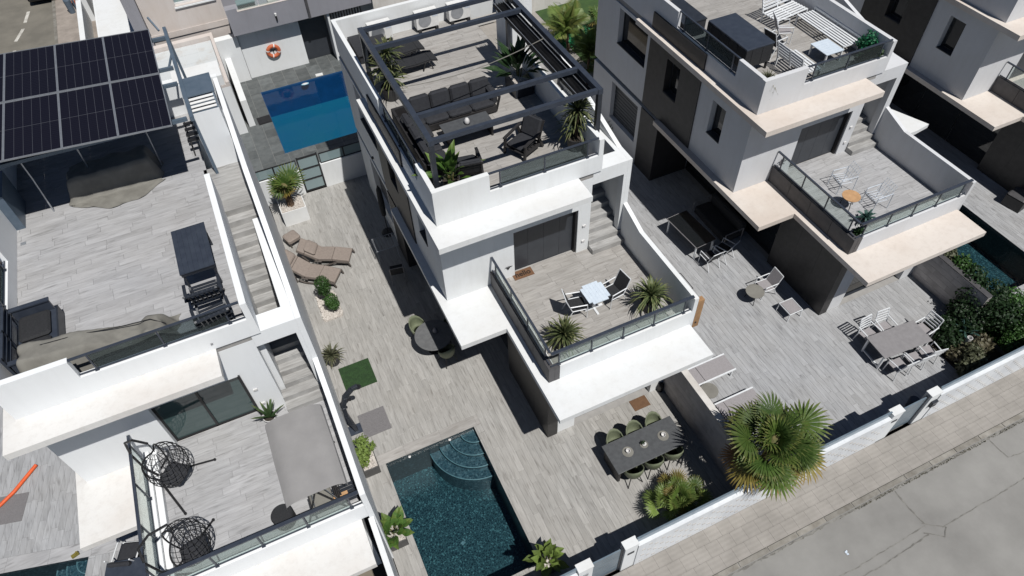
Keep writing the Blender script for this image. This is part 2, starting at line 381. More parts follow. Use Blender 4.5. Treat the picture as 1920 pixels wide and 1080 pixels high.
def inst(o, name_parent, loc=(0, 0, 0), rot=(0, 0, 0), scale=(1, 1, 1)):   # one more object on the same mesh
    c = o.copy(); COL.objects.link(c); c.parent = name_parent; c.location = loc; c.rotation_euler = rot; c.scale = scale
    return c
def subtract(r, h):
    x0, x1, y0, y1 = r; a0, a1, b0, b1 = h
    if a0 >= x1 or a1 <= x0 or b0 >= y1 or b1 <= y0: return [r]
    out = []
    if y0 < b0: out.append((x0, x1, y0, b0))
    if y1 > b1: out.append((x0, x1, b1, y1))
    m0, m1 = max(y0, b0), min(y1, b1)
    if x0 < a0: out.append((x0, a0, m0, m1))
    if x1 > a1: out.append((a1, x1, m0, m1))
    return out
def cut(rects, holes):
    for h in holes: rects = [q for r in rects for q in subtract(r, h)]
    return rects
CAMP = Vector((0, 0, 20))
_unit = {}
def unit_piece(m):
    if m not in _unit:
        me = bpy.data.meshes.new('piece')
        b = .5; e = .496
        v = [(-b, -b, -1), (b, -b, -1), (b, b, -1), (-b, b, -1), (-b, -b, -.12), (b, -b, -.12), (b, b, -.12), (-b, b, -.12), (-e, -e, 0), (e, -e, 0), (e, e, 0), (-e, e, 0)]
        f = [(8, 9, 10, 11)]+[(i, (i+1) % 4, 4+(i+1) % 4, 4+i) for i in range(4)]+[(4+i, 4+(i+1) % 4, 8+(i+1) % 4, 8+i) for i in range(4)]
        me.from_pydata(v, [], f); me.materials.append(MATS[m]); _unit[m] = me
    return _unit[m]
def pieces(parent, name, rects, z, m, gap=.004, limit=300, th=.02, jit=.0):
    """flat pieces (planks, tiles): the ones that show largest as objects of their own, the rest one joined part"""
    rects = [r for r in rects if r[1]-r[0] > .03 and r[3]-r[2] > .03]
    def show(r):
        c = Vector(((r[0]+r[1])/2, (r[2]+r[3])/2, z)); d = c-CAMP
        q = M.inverted() @ c; u = abs(q.x/q.z)*cam.lens/18; w = abs(q.y/q.z)*cam.lens/18*16/9
        vis = 1 if (u < 1.04 and w < 1.06 and q.z < 0) else 0
        return -vis*(r[1]-r[0])*(r[3]-r[2])/d.length_squared
    rects.sort(key=show); me = unit_piece(m)
    for r in rects[:limit]:
        o = bpy.data.objects.new(name, me); COL.objects.link(o); o.parent = parent
        o.location = ((r[0]+r[1])/2, (r[2]+r[3])/2, z+rnd.uniform(0, jit)); o.scale = (r[1]-r[0]-gap, r[3]-r[2]-gap, th)
    if len(rects) > limit:
        b = MB(); tone = []
        for r in rects[limit:]:
            b.box(r[0]+gap/2, r[1]-gap/2, r[2]+gap/2, r[3]-gap/2, z-th, z); tone += [rnd.random()]*6
        tag(b.build(name+'_field', m, parent, face_attr=('tone', tone)), kind='stuff')
def planks(parent, area, holes, z, along, m, w=.196, ln=1.18, **kw):
    x0, x1, y0, y1 = area; R = []
    c0, c1, l0, l1 = (x0, x1, y0, y1) if along == 'y' else (y0, y1, x0, x1)
    c = c0
    while c < c1-.01:
        d = min(c+w, c1); l = l0-rnd.random()*ln
        while l < l1:
            e = l+ln; a, b = max(l, l0), min(e, l1)
            if b-a > .02: R.append((c, d, a, b) if along == 'y' else (a, b, c, d))
            l = e
        c = d
    pieces(parent, 'plank', cut(R, holes), z, m, **kw)
def tiles(parent, area, holes, z, m, w, h, name='tile', stag=.5, **kw):
    x0, x1, y0, y1 = area; R = []; y = y0; k = 0
    while y < y1-.01:
        x = x0-(w*stag if k % 2 else 0)
        while x < x1:
            a, b = max(x, x0), min(x+w, x1)
            if b-a > .02: R.append((a, b, y, min(y+h, y1)))
            x += w
        y += h; k += 1
    pieces(parent, name, cut(R, holes), z, m, **kw)
def slab(name, m, area, holes, z0, z1, label=None):
    b = MB()
    xs = sorted({area[0], area[1]} | {v for h in holes for v in h[:2] if area[0] < v < area[1]})
    ys = sorted({area[2], area[3]} | {v for h in holes for v in h[2:] if area[2] < v < area[3]})
    for i in range(len(xs)-1):
        for j in range(len(ys)-1):
            cx, cy = (xs[i]+xs[i+1])/2, (ys[j]+ys[j+1])/2
            if not any(h[0] < cx < h[1] and h[2] < cy < h[3] for h in holes): b.box(xs[i], xs[i+1], ys[j], ys[j+1], z0, z1)
    return tag(b.build(name, m), kind='structure')
def holed(b, axis, at0, at1, u0, u1, z0, z1, holes):
    """wall skin between at0 and at1 on an axis, with rectangular openings (u0,u1,z0,z1)"""
    us = sorted({u0, u1} | {v for h in holes for v in h[:2]}); zs = sorted({z0, z1} | {v for h in holes for v in h[2:]})
    for i in range(len(us)-1):
        for j in range(len(zs)-1):
            cu, cz = (us[i]+us[i+1])/2, (zs[j]+zs[j+1])/2
            if any(h[0] < cu < h[1] and h[2] < cz < h[3] for h in holes): continue
            if axis == 'x': b.box(at0, at1, us[i], us[i+1], zs[j], zs[j+1])
            else: b.box(us[i], us[i+1], at0, at1, zs[j], zs[j+1])
# ------------------------------------------------------------------ the setting
b = MB(); b.box(-160, 160, -120, 200, -1.95, -1.85); tag(b.build('ground', 'ground_soil'), kind='structure')
POOL = (0.10, 3.05, 6.12, 10.85); POOL_R = (21.75, 24.72, 7.48, 11.55); POOL_B = (0.78, 5.35, 27.3, 32.55)
HOUSE = (5.1, 9.82, 9.5, 23.4); HOUSE2 = (3.54, 9.82, 18.3, 23.4)
yard = slab('yard_floor', 'grout', (-0.62, 9.22, 5.1, 24.22), [POOL], -.45, -.012)
RV = (10.8, .12)
def sh(h, dx, dy): return (h[0]+dx, h[1]+dx, h[2]+dy, h[3]+dy)
BED = (-0.12, 0.52, 17.12, 18.35)
planks(yard, (-0.62, 9.22, 5.12, 24.22), [POOL, HOUSE, HOUSE2, BED, (-.1, 3.3, 10.85, 11.22)], 0, 'y', 'plank_y', limit=300)
planks(yard, (-.1, 3.3, 10.85, 11.22), [], 0, 'x', 'plank_x', w=.37, ln=1.2)
ryard = slab('right_yard_floor', 'grout', (9.42, 20.12, 5.1, 33.2), [], -.45, -.012)
planks(ryard, (9.42, 20.12, 5.12, 24.3), [sh(HOUSE, *RV), sh(HOUSE2, *RV), (9.42, 9.85, 9.5, 24.3)], 0, 'y', 'plank_y_cool', limit=300)
tiles(ryard, (9.42, 16.2, 24.3, 33.2), [], 0, 'paver', .9, .6, limit=60)
fyard = slab('far_yard_floor', 'grout', (20.32, 36, 5.1, 33.2), [POOL_R], -.45, -.012)
planks(fyard, (20.32, 29.0, 5.12, 18.0), [POOL_R], 0, 'y', 'plank_y_cool', limit=120)
b = MB(); b.box(16.2, 20.12, 24.3, 33.2, 0, .02); tag(b.build('lawn', 'lawn'), kind='structure')
lw = thing('left_yard', None, None, (-8.52, 11.81, 0), rad(-14)); tag(lw, kind='structure')
b = MB()
for r in cut([(-6, 2.2, -6, 8.5)], [(-3.2, 0.0, -5, 0)]): b.box(r[0], r[1], r[2], r[3], -.45, -.012)
b.build('base', 'grout', lw)
planks(lw, (-4, 2.2, .45, 8.5), [], 0, 'y', 'plank_y_cool', limit=130)
planks(lw, (-4, 2.2, 0, .45), [], 0, 'x', 'plank_x_cool', w=.45); planks(lw, (0, 2.2, -4, 0), [], 0, 'y', 'plank_y_cool')
# back lot round the blue pool
deck = slab('pool_deck', 'deck_grout', (-3.2, 7.2, 24.42, 34.6), [POOL_B], -.45, -.012)
tiles(deck, (-1.6, 7.2, 24.42, 34.6), [POOL_B], 0, 'deck_tile', .62, .62, name='tile', stag=.0, gap=.02, limit=200)
# street in front
b = MB(); b.box(-60, 90, 3.76, 4.93, -.45, -.012); walk = tag(b.build('pavement', 'paver_joint'), kind='structure')
tiles(walk, (-2, 27, 3.76, 4.93), [], 0, 'paver', .42, .39, name='paver', stag=.5, gap=.002, limit=300, jit=.0006)
kb = MB(); kb.box(-60, 90, 3.60, 3.755, -.45, -.02); kerb = tag(kb.build('kerb', 'grout'), kind='structure')
tiles(kerb, (-2, 27, 3.595, 3.755), [], .0, 'kerb_stone', 1.0, .16, name='kerb_stone', stag=0, gap=.018, th=.2, limit=60, jit=.005)
b = MB(); b.box(-60, 90, -60, 3.59, -.45, -.13); road = tag(b.build('road', 'concrete_road'), kind='structure')
def seam(pts, w, z, m='road_seam', par=None):
    b = MB(); q = random.Random(int(pts[0][0]*100))
    for (ax, ay), (bx, by) in zip(pts, pts[1:]):
        n = max(1, int(math.hypot(bx-ax, by-ay)/.12)); d = Vector((bx-ax, by-ay, 0)).normalized(); s = Vector((-d.y, d.x, 0)); L0 = []
        for i in range(n+1):
            p = Vector((ax+(bx-ax)*i/n, ay+(by-ay)*i/n, z)); ww = w*q.uniform(.35, 1.0)/2; o = s*q.uniform(-.5, .5)*w*.6
            L0.append((p+o-s*ww, p+o+s*ww))
        for (p, r), (p2, r3) in zip(L0, L0[1:]): b.add([p, p2, r3, r], [(0, 1, 2, 3)])
    return b.build('slab_joint', m, par)
seam([(13.49, 3.5), (13.47, 2.9), (13.52, 2.38)], .07, -.126, par=road)
seam([(9.0, 2.32), (11.0, 2.26), (13.5, 2.34)], .045, -.126, par=road); seam([(9.6, 2.02), (11.6, 2.0), (13.4, 2.1)], .05, -.122, par=road)
seam([(13.9, 2.1), (16, 2.12), (19, 2.2), (24, 2.22)], .045, -.126, par=road); seam([(17.31, 3.5), (17.33, 2.85), (18.4, 2.7), (23, 2.75)], .045, -.126, par=road)
seam([(13.45, 2.42), (14.0, 2.05), (13.75, 1.86), (13.3, 2.2)], .04, -.118, par=road)
seam([(5, 3.575), (13, 3.57), (22, 3.57)], .10, -.126, par=road)
gr = MB(); q = random.Random(5)
for i in range(420):
    x = q.uniform(12, 20) if q.random() < .8 else q.uniform(8, 24); y = 3.52+abs(q.gauss(0, .03)); h = q.uniform(.02, .05); a = q.uniform(0, pi)
    gr.add([(x-.02*math.cos(a), y-.02*math.sin(a), -.13), (x+.02*math.cos(a), y+.02*math.sin(a), -.13), (x+q.uniform(-.03, .03), y+q.uniform(-.03, .03), -.13+h)], [(0, 1, 2)])
tag(gr.build('gutter_weeds', 'grass_dry'), kind='stuff')
b = MB()
for i in range(7): b.obox((10.96+q.uniform(-.03, .03), 2.7+q.uniform(-.09, .09), -.115), (.04, .035, .01), q.uniform(0, 3), q.uniform(-.3, .3))
tag(b.build('litter_scrap', 'white_table'), 'scrap of pale blue litter lying on the concrete road', 'litter')
# street at the back left
b = MB(); b.box(-22, -8.25, 36, 75, -.3, -.10); tag(b.build('back_road', 'asphalt_old'), kind='structure')
b = MB(); b.box(-8.25, -6.95, 36, 75, -.3, 0); tag(b.build('back_pavement', 'paver_warm'), kind='structure')
b = MB(); b.box(-8.42, -8.25, 36, 75, -.3, .012); tag(b.build('back_kerb', 'rust_tile' if 0 else 'kerb_stone'), kind='structure')
for (a, c) in (((-10.45, 43.9), (-10.05, 45.2)), ((-9.95, 45.9), (-9.75, 47.2)), ((-10.7, 41.3), (-10.5, 42.9))):
    b = MB(); d = Vector((c[0]-a[0], c[1]-a[1], 0)).normalized()*1; s = Vector((-d.y, d.x, 0))*.09
    A = Vector((*a, -.094)); B = Vector((*c, -.094)); b.add([A-s, B-s, B+s, A+s], [(3, 2, 1, 0)])
    tag(b.build('road_marking', 'road_paint'), kind='structure')
b = MB(); b.box(-6.95, 1.5, 34.8, 75, -.3, 0.01); tag(b.build('back_yard', 'paver_warm'), kind='structure')
# ------------------------------------------------------------------ pools
def basin(name, area, depth, mat_floor, mat_wall, water_m, level, label, steps=None, rz=0, loc=(0, 0, 0)):
    t = thing(name, label, 'pool', loc, rz); x0, x1, y0, y1 = area; w = .05
    b = MB(); b.box(x0, x1, y0, y1, -depth-.1, -depth); b.build('floor', mat_floor, t)
    b = MB(); b.box(x0-w, x0+.002, y0-w, y1+w, -depth, -.004); b.box(x1-.002, x1+w, y0-w, y1+w, -depth, -.004)
    b.box(x0+.002, x1-.002, y0-w, y0+.002, -depth, -.004); b.box(x0+.002, x1-.002, y1-.002, y1+w, -depth, -.004); b.build('wall', mat_wall, t)
    if steps:
        cx, cy = x1, y1; prev = 0
        for k, (r, z) in enumerate(steps):
            n = 18; arc = [(cx-.004-r*math.sin(pi/2*i/n), cy-.004-r*math.cos(pi/2*i/n)) for i in range(n+1)]
            b = MB(); b.prism([(cx-.004, cy-.004)]+arc[::-1], -depth, z)
            st = b.build('step', 'step_mosaic_caustics' , t)
            b = MB(); b.tube([(x, y, z+.004) for x, y in arc], .02, 5); b.build('step_nosing', 'pool_edge', st)
    n = 1; b = MB(); b.add([(x0, y0, -level), (x1, y0, -level), (x1, y1, -level), (x0, y1, -level)], [(0, 1, 2, 3)])
    b.build('water', water_m, t); return t
STEPS = [(.46, -.18), (.84, -.30), (1.20, -.42), (1.54, -.56)]
p = basin('swimming_pool', POOL, 1.35, 'pool_mosaic_caustics', 'wall_mosaic_caustics', 'pool_water', .12, 'dark teal mosaic pool with curved corner steps beside the planters', STEPS)
b = MB()
for (x, y) in ((.85, 10.84), (2.2, 10.84)): b.lathe([(.045, 0), (.045, .01), (.02, .02)], (x, y-.02, -.13), 10)
b.build('inlet', 'porcelain', p)
for i, (x, y, r, m) in enumerate(((1.42, 8.05, .05, 'agave_teal'),)):
    b = MB(); b.obox((x, y, -1.33), (.13, .1, .02), .4); b.obox((x+.06, y+.05, -1.33), (.06, .06, .02), .9); b.build('floor_drain', 'pool_edge', p)
basin('swimming_pool', POOL_R, 1.2, 'pool_mosaic_caustics', 'wall_mosaic_caustics', 'pool_water', .14, 'half shaded teal pool behind the hedge at the right edge')
basin('swimming_pool', (-3.2, 0, -5, 0), 1.2, 'pool_mosaic_caustics', 'wall_mosaic_caustics', 'pool_water', .1, 'dark pool corner at the bottom left under the white house',
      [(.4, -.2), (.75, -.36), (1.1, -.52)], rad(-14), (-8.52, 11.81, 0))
bp = basin('swimming_pool', POOL_B, 1.5, 'blue_liner', 'blue_liner_wall', 'blue_water', .08, 'bright blue rectangular pool behind the white yard wall')
b = MB(); b.lathe([(.16, 0), (.2, .03), (.1, .05), (0.01, .055)], (2.95, 32.42, -.12), 16, 1, .5); b.build('pool_lamp', 'porcelain', bp)
b = MB(); b.obox((.45, 30.2, .012), (.62, .6, .02), rad(2)); b.obox((.45, 30.2, .026), (.5, .48, .012), rad(2)); tag(b.build('skimmer_lid', 'black_metal'), 'black square skimmer lid on grey tiles beside the blue pool', 'lid')
b = MB(); b.obox((3.78, 32.72, .012), (.36, .22, .02), rad(-4)); b.obox((3.78, 32.72, .026), (.28, .15, .012), rad(-4)); tag(b.build('skimmer_lid', 'white_plastic'), 'white lid on grey tiles at the far edge of the blue pool', 'lid')
# ------------------------------------------------------------------ villas
ZT, ZR = 3.15, 6.60
def rail_run(parent, a, c, z0, z1, nposts, glass='rail_glass', m='anthracite_blue', cap=.055):
    """glass balustrade between two points: handrail, lower rail, posts, one pane per bay"""
    A = Vector((*a, 0)); B = Vector((*c, 0)); zz = Vector((0, 0, 1)); d = (B-A).normalized()
    b = MB(); b.bar(A+zz*z1, B+zz*z1, cap, .04); r = b.build('handrail', m, parent)
    b = MB(); b.bar(A+zz*(z0+.03), B+zz*(z0+.03), .03, .03); b.build('lower_rail', m, parent)
    for i in range(nposts):
        P = A+(B-A)*(i+.25)/(nposts-.5)
        b = MB(); b.bar(P+zz*z0, P+zz*(z1-.02), .035, .035, d); b.obox(P+zz*(z0+.012), (.09, .09, .02)); b.build('post', m, parent)
    for i in range(nposts-1):
        P = A+(B-A)*(i+.25)/(nposts-.5)+d*.03; Q = A+(B-A)*(i+1.25)/(nposts-.5)-d*.03
        b = MB(); b.bar(P+zz*(z0+z1+.03)/2, Q+zz*(z0+z1+.03)/2, .012, z1-z0-.12); b.build('glass_pane', glass, parent)
def villa(ox, oy, label, roofm, wallm='white_render', sx=(8.49, 9.82), roof_rail=True, left_detail=True, door='shutter', n_side=4, tower=True, rim=.14, low_side=False):
    t = thing('villa', label, 'house', (ox, oy, 0)); s0, s1 = sx
    # ground floor
    b = MB(); holed(b, 'y', 9.5, 9.7, 5.36, 9.7, 0, 2.92, [(5.95, 8.75, .0, 2.3)]); b.box(5.36, 9.7, 9.9, 23.4, 0, 2.92)
    b.box(5.36, 5.6, 9.7, 9.9, 0, 2.92); b.box(9.5, 9.7, 9.7, 9.9, 0, 2.92)
    holed(b, 'x', 3.54, 3.74, 18.3, 23.4, 0, 2.92, [(19.78, 21.83, .95, 2.73)]); b.box(3.78, 5.3, 18.32, 23.38, 0, 2.92)
    b.build('ground_wall', wallm, t)
    b = MB(); b.box(5.95, 8.75, 9.78, 9.84, .02, 2.3); gd = b.build('sliding_door', 'window_glass', t)
    b = MB()
    for x in (5.98, 7.35, 8.72): b.box(x-.03, x+.03, 9.74, 9.78, 0, 2.3)
    b.box(5.95, 8.75, 9.72, 9.78, 0, .05); b.build('frame', 'anthracite', gd)
    cl = MB(); k = 0; y = 9.47
    while y < 12.35:
        b = MB(); b.box(5.0, 5.33, y, min(y+.96, 12.4), 0, 2.9); b.build('cladding_panel', 'dark_clad', t); y += .965
    b = MB()
    for (y0, y1) in ((12.45, 14.3), (14.34, 16.2), (16.24, 18.2)): b.box(5.28, 5.34, y0, y1, .02, 2.5)
    pd = b.build('porch_glass', 'window_glass', t)
    b = MB(); b.box(3.5, 5.26, 18.25, 18.298, 0, 2.925); b.box(3.5, 3.538, 18.298, 19.5, 0, 2.925); b.build('porch_shade_cladding', 'dark_clad', t)  # front sheet darkens the porch like deep shade; side strip continues the cladding
    if left_detail:
        b = MB(); b.box(3.74, 3.78, 19.78, 21.83, .95, 2.73); sb = b.build('shutter', 'dark_clad', t)
        b = MB()
        for i in range(11): b.box(3.72, 3.74, 19.8, 21.81, .97+i*.16, 1.105+i*.16)
        b.build('slat', 'slate_door', sb)
    # slab over the ground floor
    b = MB(); b.prism([(4.75, 8.3), (9.72, 8.3), (9.72, 18.3), (3.28, 18.3), (3.28, 11.76), (4.75, 11.76)], 2.93, 3.12)
    b.build('lower_canopy', roofm, t)
    # first floor
    wl = [(14.82, 15.55, 4.36, 5.7), (17.48, 18.3, 4.37, 5.77), (19.72, 21.75, 4.56, 6.05)]
    b = MB(); holed(b, 'x', 3.54, 3.78, 13.55, 23.4, 3.122, 6.2, wl+[(16.3, 19.5, 3.122, 6.198)])
    holed(b, 'y', 13.55, 13.8, 3.78, s0, 3.122, 6.2, [(5.86, 8.06, 3.122, 5.05)]); b.box(3.82, s0, 13.86, 23.38, 3.122, 6.2)
    b.build('upper_wall', wallm, t)
    b = MB(); holed(b, 'x', 3.50, 3.77, 16.3, 19.5, 3.122, 6.198, [(17.48, 18.3, 4.37, 5.77)]); b.build('side_cladding', 'dark_clad', t)
    for (y0, y1, z0, z1) in wl:
        b = MB(); b.box(3.78, 3.815, y0, y1, z0, z1); wi = b.build('window', 'window_glass', t)
        b = MB(); b.box(3.52, 3.78, y0, y1, z0, z0+.03); b.build('sill', 'slate_door', wi)
        b = MB(); b.bar((3.775, y0, z0+.05), (3.775, y1, z0+.05), .03, .05); b.bar((3.775, y0+.02, z0), (3.775, y0+.02, z1), .03, .05); b.bar((3.775, y1-.02, z0), (3.775, y1-.02, z1), .03, .05); b.build('frame', 'anthracite', wi)
    if door == 'shutter':
        d = thing('terrace_door', None, None); d.parent = t
        n = 4; w = 2.2/n
        for i in range(n):
            b = MB(); b.box(5.86+i*w+.003, 5.86+(i+1)*w-.003, 13.74, 13.80, 3.15, 5.05); b.build('door_panel', 'slate_door', d)
        b = MB(); b.box(8.0, 8.06, 13.6, 13.735, 3.15, 5.05); b.build('frame', 'black_metal', d)
    else:
        d = thing('terrace_door', None, None); d.parent = t
        for x0, x1 in ((5.9, 6.93), (6.98, 8.02)):
            b = MB(); b.box(x0, x1, 13.74, 13.77, 3.2, 5.0); b.build('glass_pane', 'mirror_glass', d)
        b = MB()
        for x in (5.88, 6.955, 8.04): b.box(x-.03, x+.03, 13.70, 13.80, 3.15, 5.05)
        b.box(5.91, 8.01, 13.70, 13.8, 3.15, 3.2); b.box(5.91, 8.01, 13.70, 13.8, 5.0, 5.05); b.build('frame', 'black_metal', d)
        b = MB(); b.box(8.07, 8.12, 13.50, 13.549, 3.15, 5.1); b.build('side_track', 'black_metal', t)
    # roof slab and its canopies
    b = MB(); b.prism([(3.29, 12.65), (7.97, 12.65), (7.97, 13.55), (3.58, 13.55), (3.58, 20.25), (3.29, 20.25)], 6.2, 6.4); b.build('upper_canopy', roofm, t)
    b = MB(); b.box(3.581, s0-.002, 13.551, 23.4, 6.202, ZR-.02); b.build('roof_slab', 'grout', t)
    # roof parapets
    b = MB(); b.box(3.56, 5.2, 13.5, 13.65, 6.401, 7.6); b.box(5.2, s0+.1, 13.5, 13.65, 6.401, 7.0)
    b.box(3.56, 3.7, 13.65, 14.82, 6.401, 7.62); b.box(3.56, 3.7, 14.82, 18.16, 6.401, 7.02); b.box(3.56, 3.7, 18.16, 23.25, 6.401, 7.6)
    b.box(3.56, s1, 23.25, 23.4, 6.401, 7.6); b.box(s0+.1, s0+.25, 13.5, 18.6, 6.401, 7.55); b.build('parapet', wallm, t)
    b = MB(); b.box(3.5, 3.558, 16.3, 19.5, 6.41, 6.99); b.build('parapet_cladding', 'dark_clad', t)
    r = thing('roof_railing', None, None); r.parent = t
    rail_run(r, (5.2, 13.575), (s0+.1, 13.575), 7.0, 7.58, 3, 'smoke_glass'); 
    r = thing('side_railing', None, None); r.parent = t
    rail_run(r, (3.63, 14.82), (3.63, 18.16), 7.02, 7.62, 3, 'smoke_glass')
    # stairs to the roof and the walls round them
    n = 18
    for i in range(n):
        y0 = 13.23+i*.28; x0 = s0+(.0 if i < 2 else .15 if i < 40 else 0); b = MB(); z1 = 3.15+(i+1)*.1917
        b.box(x0+.002, s1-.15, y0, y0+.28 if i < n-1 else y0+.5, max(3.12, z1-.6), z1); b.build('stair_step', 'stair_plank', t)
    b = MB(); b.box(s0, s0+.145, 13.85, 18.3, 3.15, 6.4)
    b.yprism([(9.5, 3.121), (9.5, 4.3), (12.5, 4.3), (13.55, 4.66), (13.55, 3.121)], s1-.14, s1)
    b.yprism([(13.551, 3.121), (13.551, 6.4), (14.2, 6.4), (18.4, 7.55), (23.24, 7.55), (23.24, 3.121)], s1-.14, s1)
    b.box(s0+.002, s1-.142, 13.551, 14.1, 5.9, 6.4); b.box(s1-.25, s1-.142, 13.552, 13.8, 3.3, 5.9)
    b.box(s1-rim-.142, s1-.142, 14.1, 17.6, 6.05, 6.399)
    b.box(s1-.14, s1, 9.5, 23.4, 0, 3.12); b.build('stair_wall', wallm, t)
    if tower:
        tw = thing('vent_shaft', None, None); tw.parent = t
        a0, a1 = s1-.9, s1-.16
        b = MB(); b.box(a0, a1, 20.05, 21.4, ZR, 8.5); b.build('shaft_wall', wallm, tw)
        for i in range(4): b = MB(); b.obox(((a0+a1)/2, 20.11+i*.105, 8.56+i*.05), (a1-a0-.06, .075, .02), 0, rad(18)); b.build('louvre', 'white_plastic', tw)
        b = MB(); b.yprism([(20.06, 8.5), (20.5, 8.5), (20.5, 8.76)], a0, a0+.03); b.yprism([(20.06, 8.5), (20.5, 8.5), (20.5, 8.76)], a1-.03, a1); b.box(a0+.03, a1-.03, 20.06, 20.49, 8.501, 8.52); b.box(a0, a1, 20.5, 21.4, 8.5, 8.76); b.build('louvre_box', 'steel_blue', tw)
        b = MB(); b.box(a0-.07, a1+.05, 20.47, 21.45, 8.765, 8.80); b.build('cap', 'steel_blue', tw)
    # first-floor terrace
    b = MB(); b.box(5.36, s1-.142, 9.5, 9.65, 3.121, 3.75); b.box(5.21, 5.36, 9.65, 13.549, 3.121, 3.32); b.build('terrace_parapet', wallm, t)
    if low_side:
        b = MB(); b.box(5.06, 5.2, 9.5, 13.545, 3.121, 3.42); b.build('side_kerb', wallm, t)
    else:
        y = 9.5
        while y < 13.4:
            b = MB(); b.box(5.02, 5.2, y+.004, min(y+1.0, 13.545), 3.121, 3.76); b.build('cladding_panel', 'grey_clad', t); y += 1.01
    zs = 3.43 if low_side else 3.77
    b = MB(); b.box(5.204, 5.356, 9.5, 9.64, 3.121, 3.76); b.build('corner_cladding', 'grey_clad' if not low_side else wallm, t)
    r = thing('terrace_railing', None, None); r.parent = t
    rail_run(r, (5.1, 9.57), (s1-.15, 9.57), 3.76, 4.38, 5, m='anthracite_blue', cap=.09)
    r = thing('terrace_side_railing', None, None); r.parent = t
    rail_run(r, (5.1, 13.53), (5.1, 9.63), zs, 4.38, n_side, cap=.07)
    b = MB()
    for x, z in ((8.27, 3.75), (8.27, 4.45)): b.lathe([(.07, 0), (.07, .012), (.05, .02)], (0, 0, 0), 12); b.v = b.v
    bb = MB()
    for x, z in ((8.28, 3.62), (8.28, 4.3)): bb.obox((x, 13.53, z), (.11, .04, .07))
    bb.build('wall_light', 'porcelain', t)
    pf = MB(); pf.box(5.36, s1-.142, 9.65, 13.549, 3.121, 3.13); tf = pf.build('terrace_base', 'grout', t)
    return t
vm = villa(0, 0, 'white villa in the middle with dark pergola on its roof terrace', 'white_roof')
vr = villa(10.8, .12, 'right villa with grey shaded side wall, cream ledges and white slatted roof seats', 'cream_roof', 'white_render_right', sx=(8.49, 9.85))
b = MB(); b.prism([(9.86, 13.3), (11.75, 13.3), (12.45, 13.4), (11.9, 14.75), (9.86, 14.75)], 2.93, 3.1); b.build('side_canopy', 'white_roof', vr)
vl = villa(-10.65, -1.5, 'left white villa with solar panels on its roof terrace', 'offwhite_roof', sx=(8.80, 10.05), left_detail=False, door='glass', rim=.24, wallm='white_render_left', low_side=True)
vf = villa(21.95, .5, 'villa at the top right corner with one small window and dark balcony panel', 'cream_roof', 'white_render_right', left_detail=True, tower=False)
planks(vm, (5.36, 9.67, 9.65, 13.73), [], ZT, 'x', 'plank_x', limit=120); planks(vm, (3.7, 8.58, 13.65, 23.25), [], ZR, 'x', 'plank_x', limit=200)
planks(vr, (5.36, 9.70, 9.65, 13.73), [], ZT, 'x', 'plank_x_cool', limit=120); planks(vr, (3.7, 8.58, 13.65, 23.25), [], ZR, 'x', 'plank_x', limit=150)
planks(vl, (5.36, 9.90, 9.65, 13.69), [], ZT, 'x', 'plank_x_cool', limit=120); planks(vl, (3.7, 8.88, 13.65, 23.25), [], ZR, 'x', 'plank_x_cool', limit=180)
for v, x1 in ((vm, 9.66), (vr, 9.69), (vl, 9.89)):
    b = MB(); b.box(x1-1.1, x1, 18.3, 20.1, 6.4, ZR); b.build('stair_landing', 'stair_plank', v)
# main villa: roof floor also runs to the shaft at the back
# ------------------------------------------------------------------ boundary walls and fences
def wall(name, label, x0, x1, y0, y1, z1, m, capm=None, cat='wall'):
    t = thing(name, label, cat, ((x0+x1)/2, (y0+y1)/2, 0)); b = MB(); hx, hy = (x1-x0)/2, (y1-y0)/2
    b.box(-hx, hx, -hy, hy, -.1, z1); b.build('wall_body', m, t)
    if m == 'wall_plank':
        R = []; z = 0; k = 0
        while z < z1-.02:
            y = -hy-(.7 if k % 2 else 0)-rnd.random()*.3
            while y < hy:
                a, c = max(y, -hy), min(y+1.42, hy)
                if c-a > .05: bb = MB(); bb.box(-hx-.016, -hx-.001, a+.002, c-.002, z+.002, min(z+.233, z1)-.001); bb.build('plank', m, t)
                y += 1.42
            z += .235; k += 1
    if capm: b = MB(); b.box(-hx-.02, hx+.012, -hy, hy, z1, z1+.03); b.build('coping', capm, t)
    return t
wall('boundary_wall', 'grey clad dividing wall with pale top between the middle and right yards', 9.23, 9.41, 5.12, 9.48, 1.8, 'wall_plank', 'concrete_paint')
wall('boundary_wall', 'grey shaded dividing wall below the hedge of the far right pool', 20.13, 20.31, 7.0, 10.0, 1.45, 'wall_plank', 'grey_clad')
wall('boundary_wall', 'dividing wall in the dark passage behind the right villa', 20.13, 20.31, 10.02, 24, 1.45, 'grey_clad')
b = MB(); 
wall('side_wall', 'low white wall flank below the left villa beside the planters', -0.78, -0.64, 4.0, 8.0, 3.0, 'white_render')
# front fence: white textured wall with a blue-grey metal sheet on it, pillars and gates
def fence_bay(x0, x1, label):
    t = thing('front_fence', label, 'fence', ((x0+x1)/2, 5.02, 0)); h = (x1-x0)/2
    b = MB(); b.box(-h, h, -.09, .09, -.1, 1.42); b.build('fence_wall', 'textured_render', t)
    n = max(1, round((x1-x0)/1.6)); w = 2*h/n
    for i in range(n): b = MB(); b.box(-h+i*w+.004, -h+(i+1)*w-.004, .02, .05, 1.42, 1.66); b.build('metal_panel', 'fence_metal', t)
    b = MB(); b.bar((-h, .035, 1.67), (h, .035, 1.67), .05, .02); b.build('top_rail', 'fence_metal', t)
    # staggered relief blocks on the street face
    b = MB(); k = 0
    for r in range(6):
        x = -h+.15+(r % 2)*.2
        while x < h-.2: b.box(x, x+.11, -.096, -.091, .12+r*.2, .20+r*.2); x += .4
    b.build('relief', 'concrete_paint', t)
    return t
fence_bay(-0.6, 3.58, 'white front fence stub at the bottom edge left of the small gate')
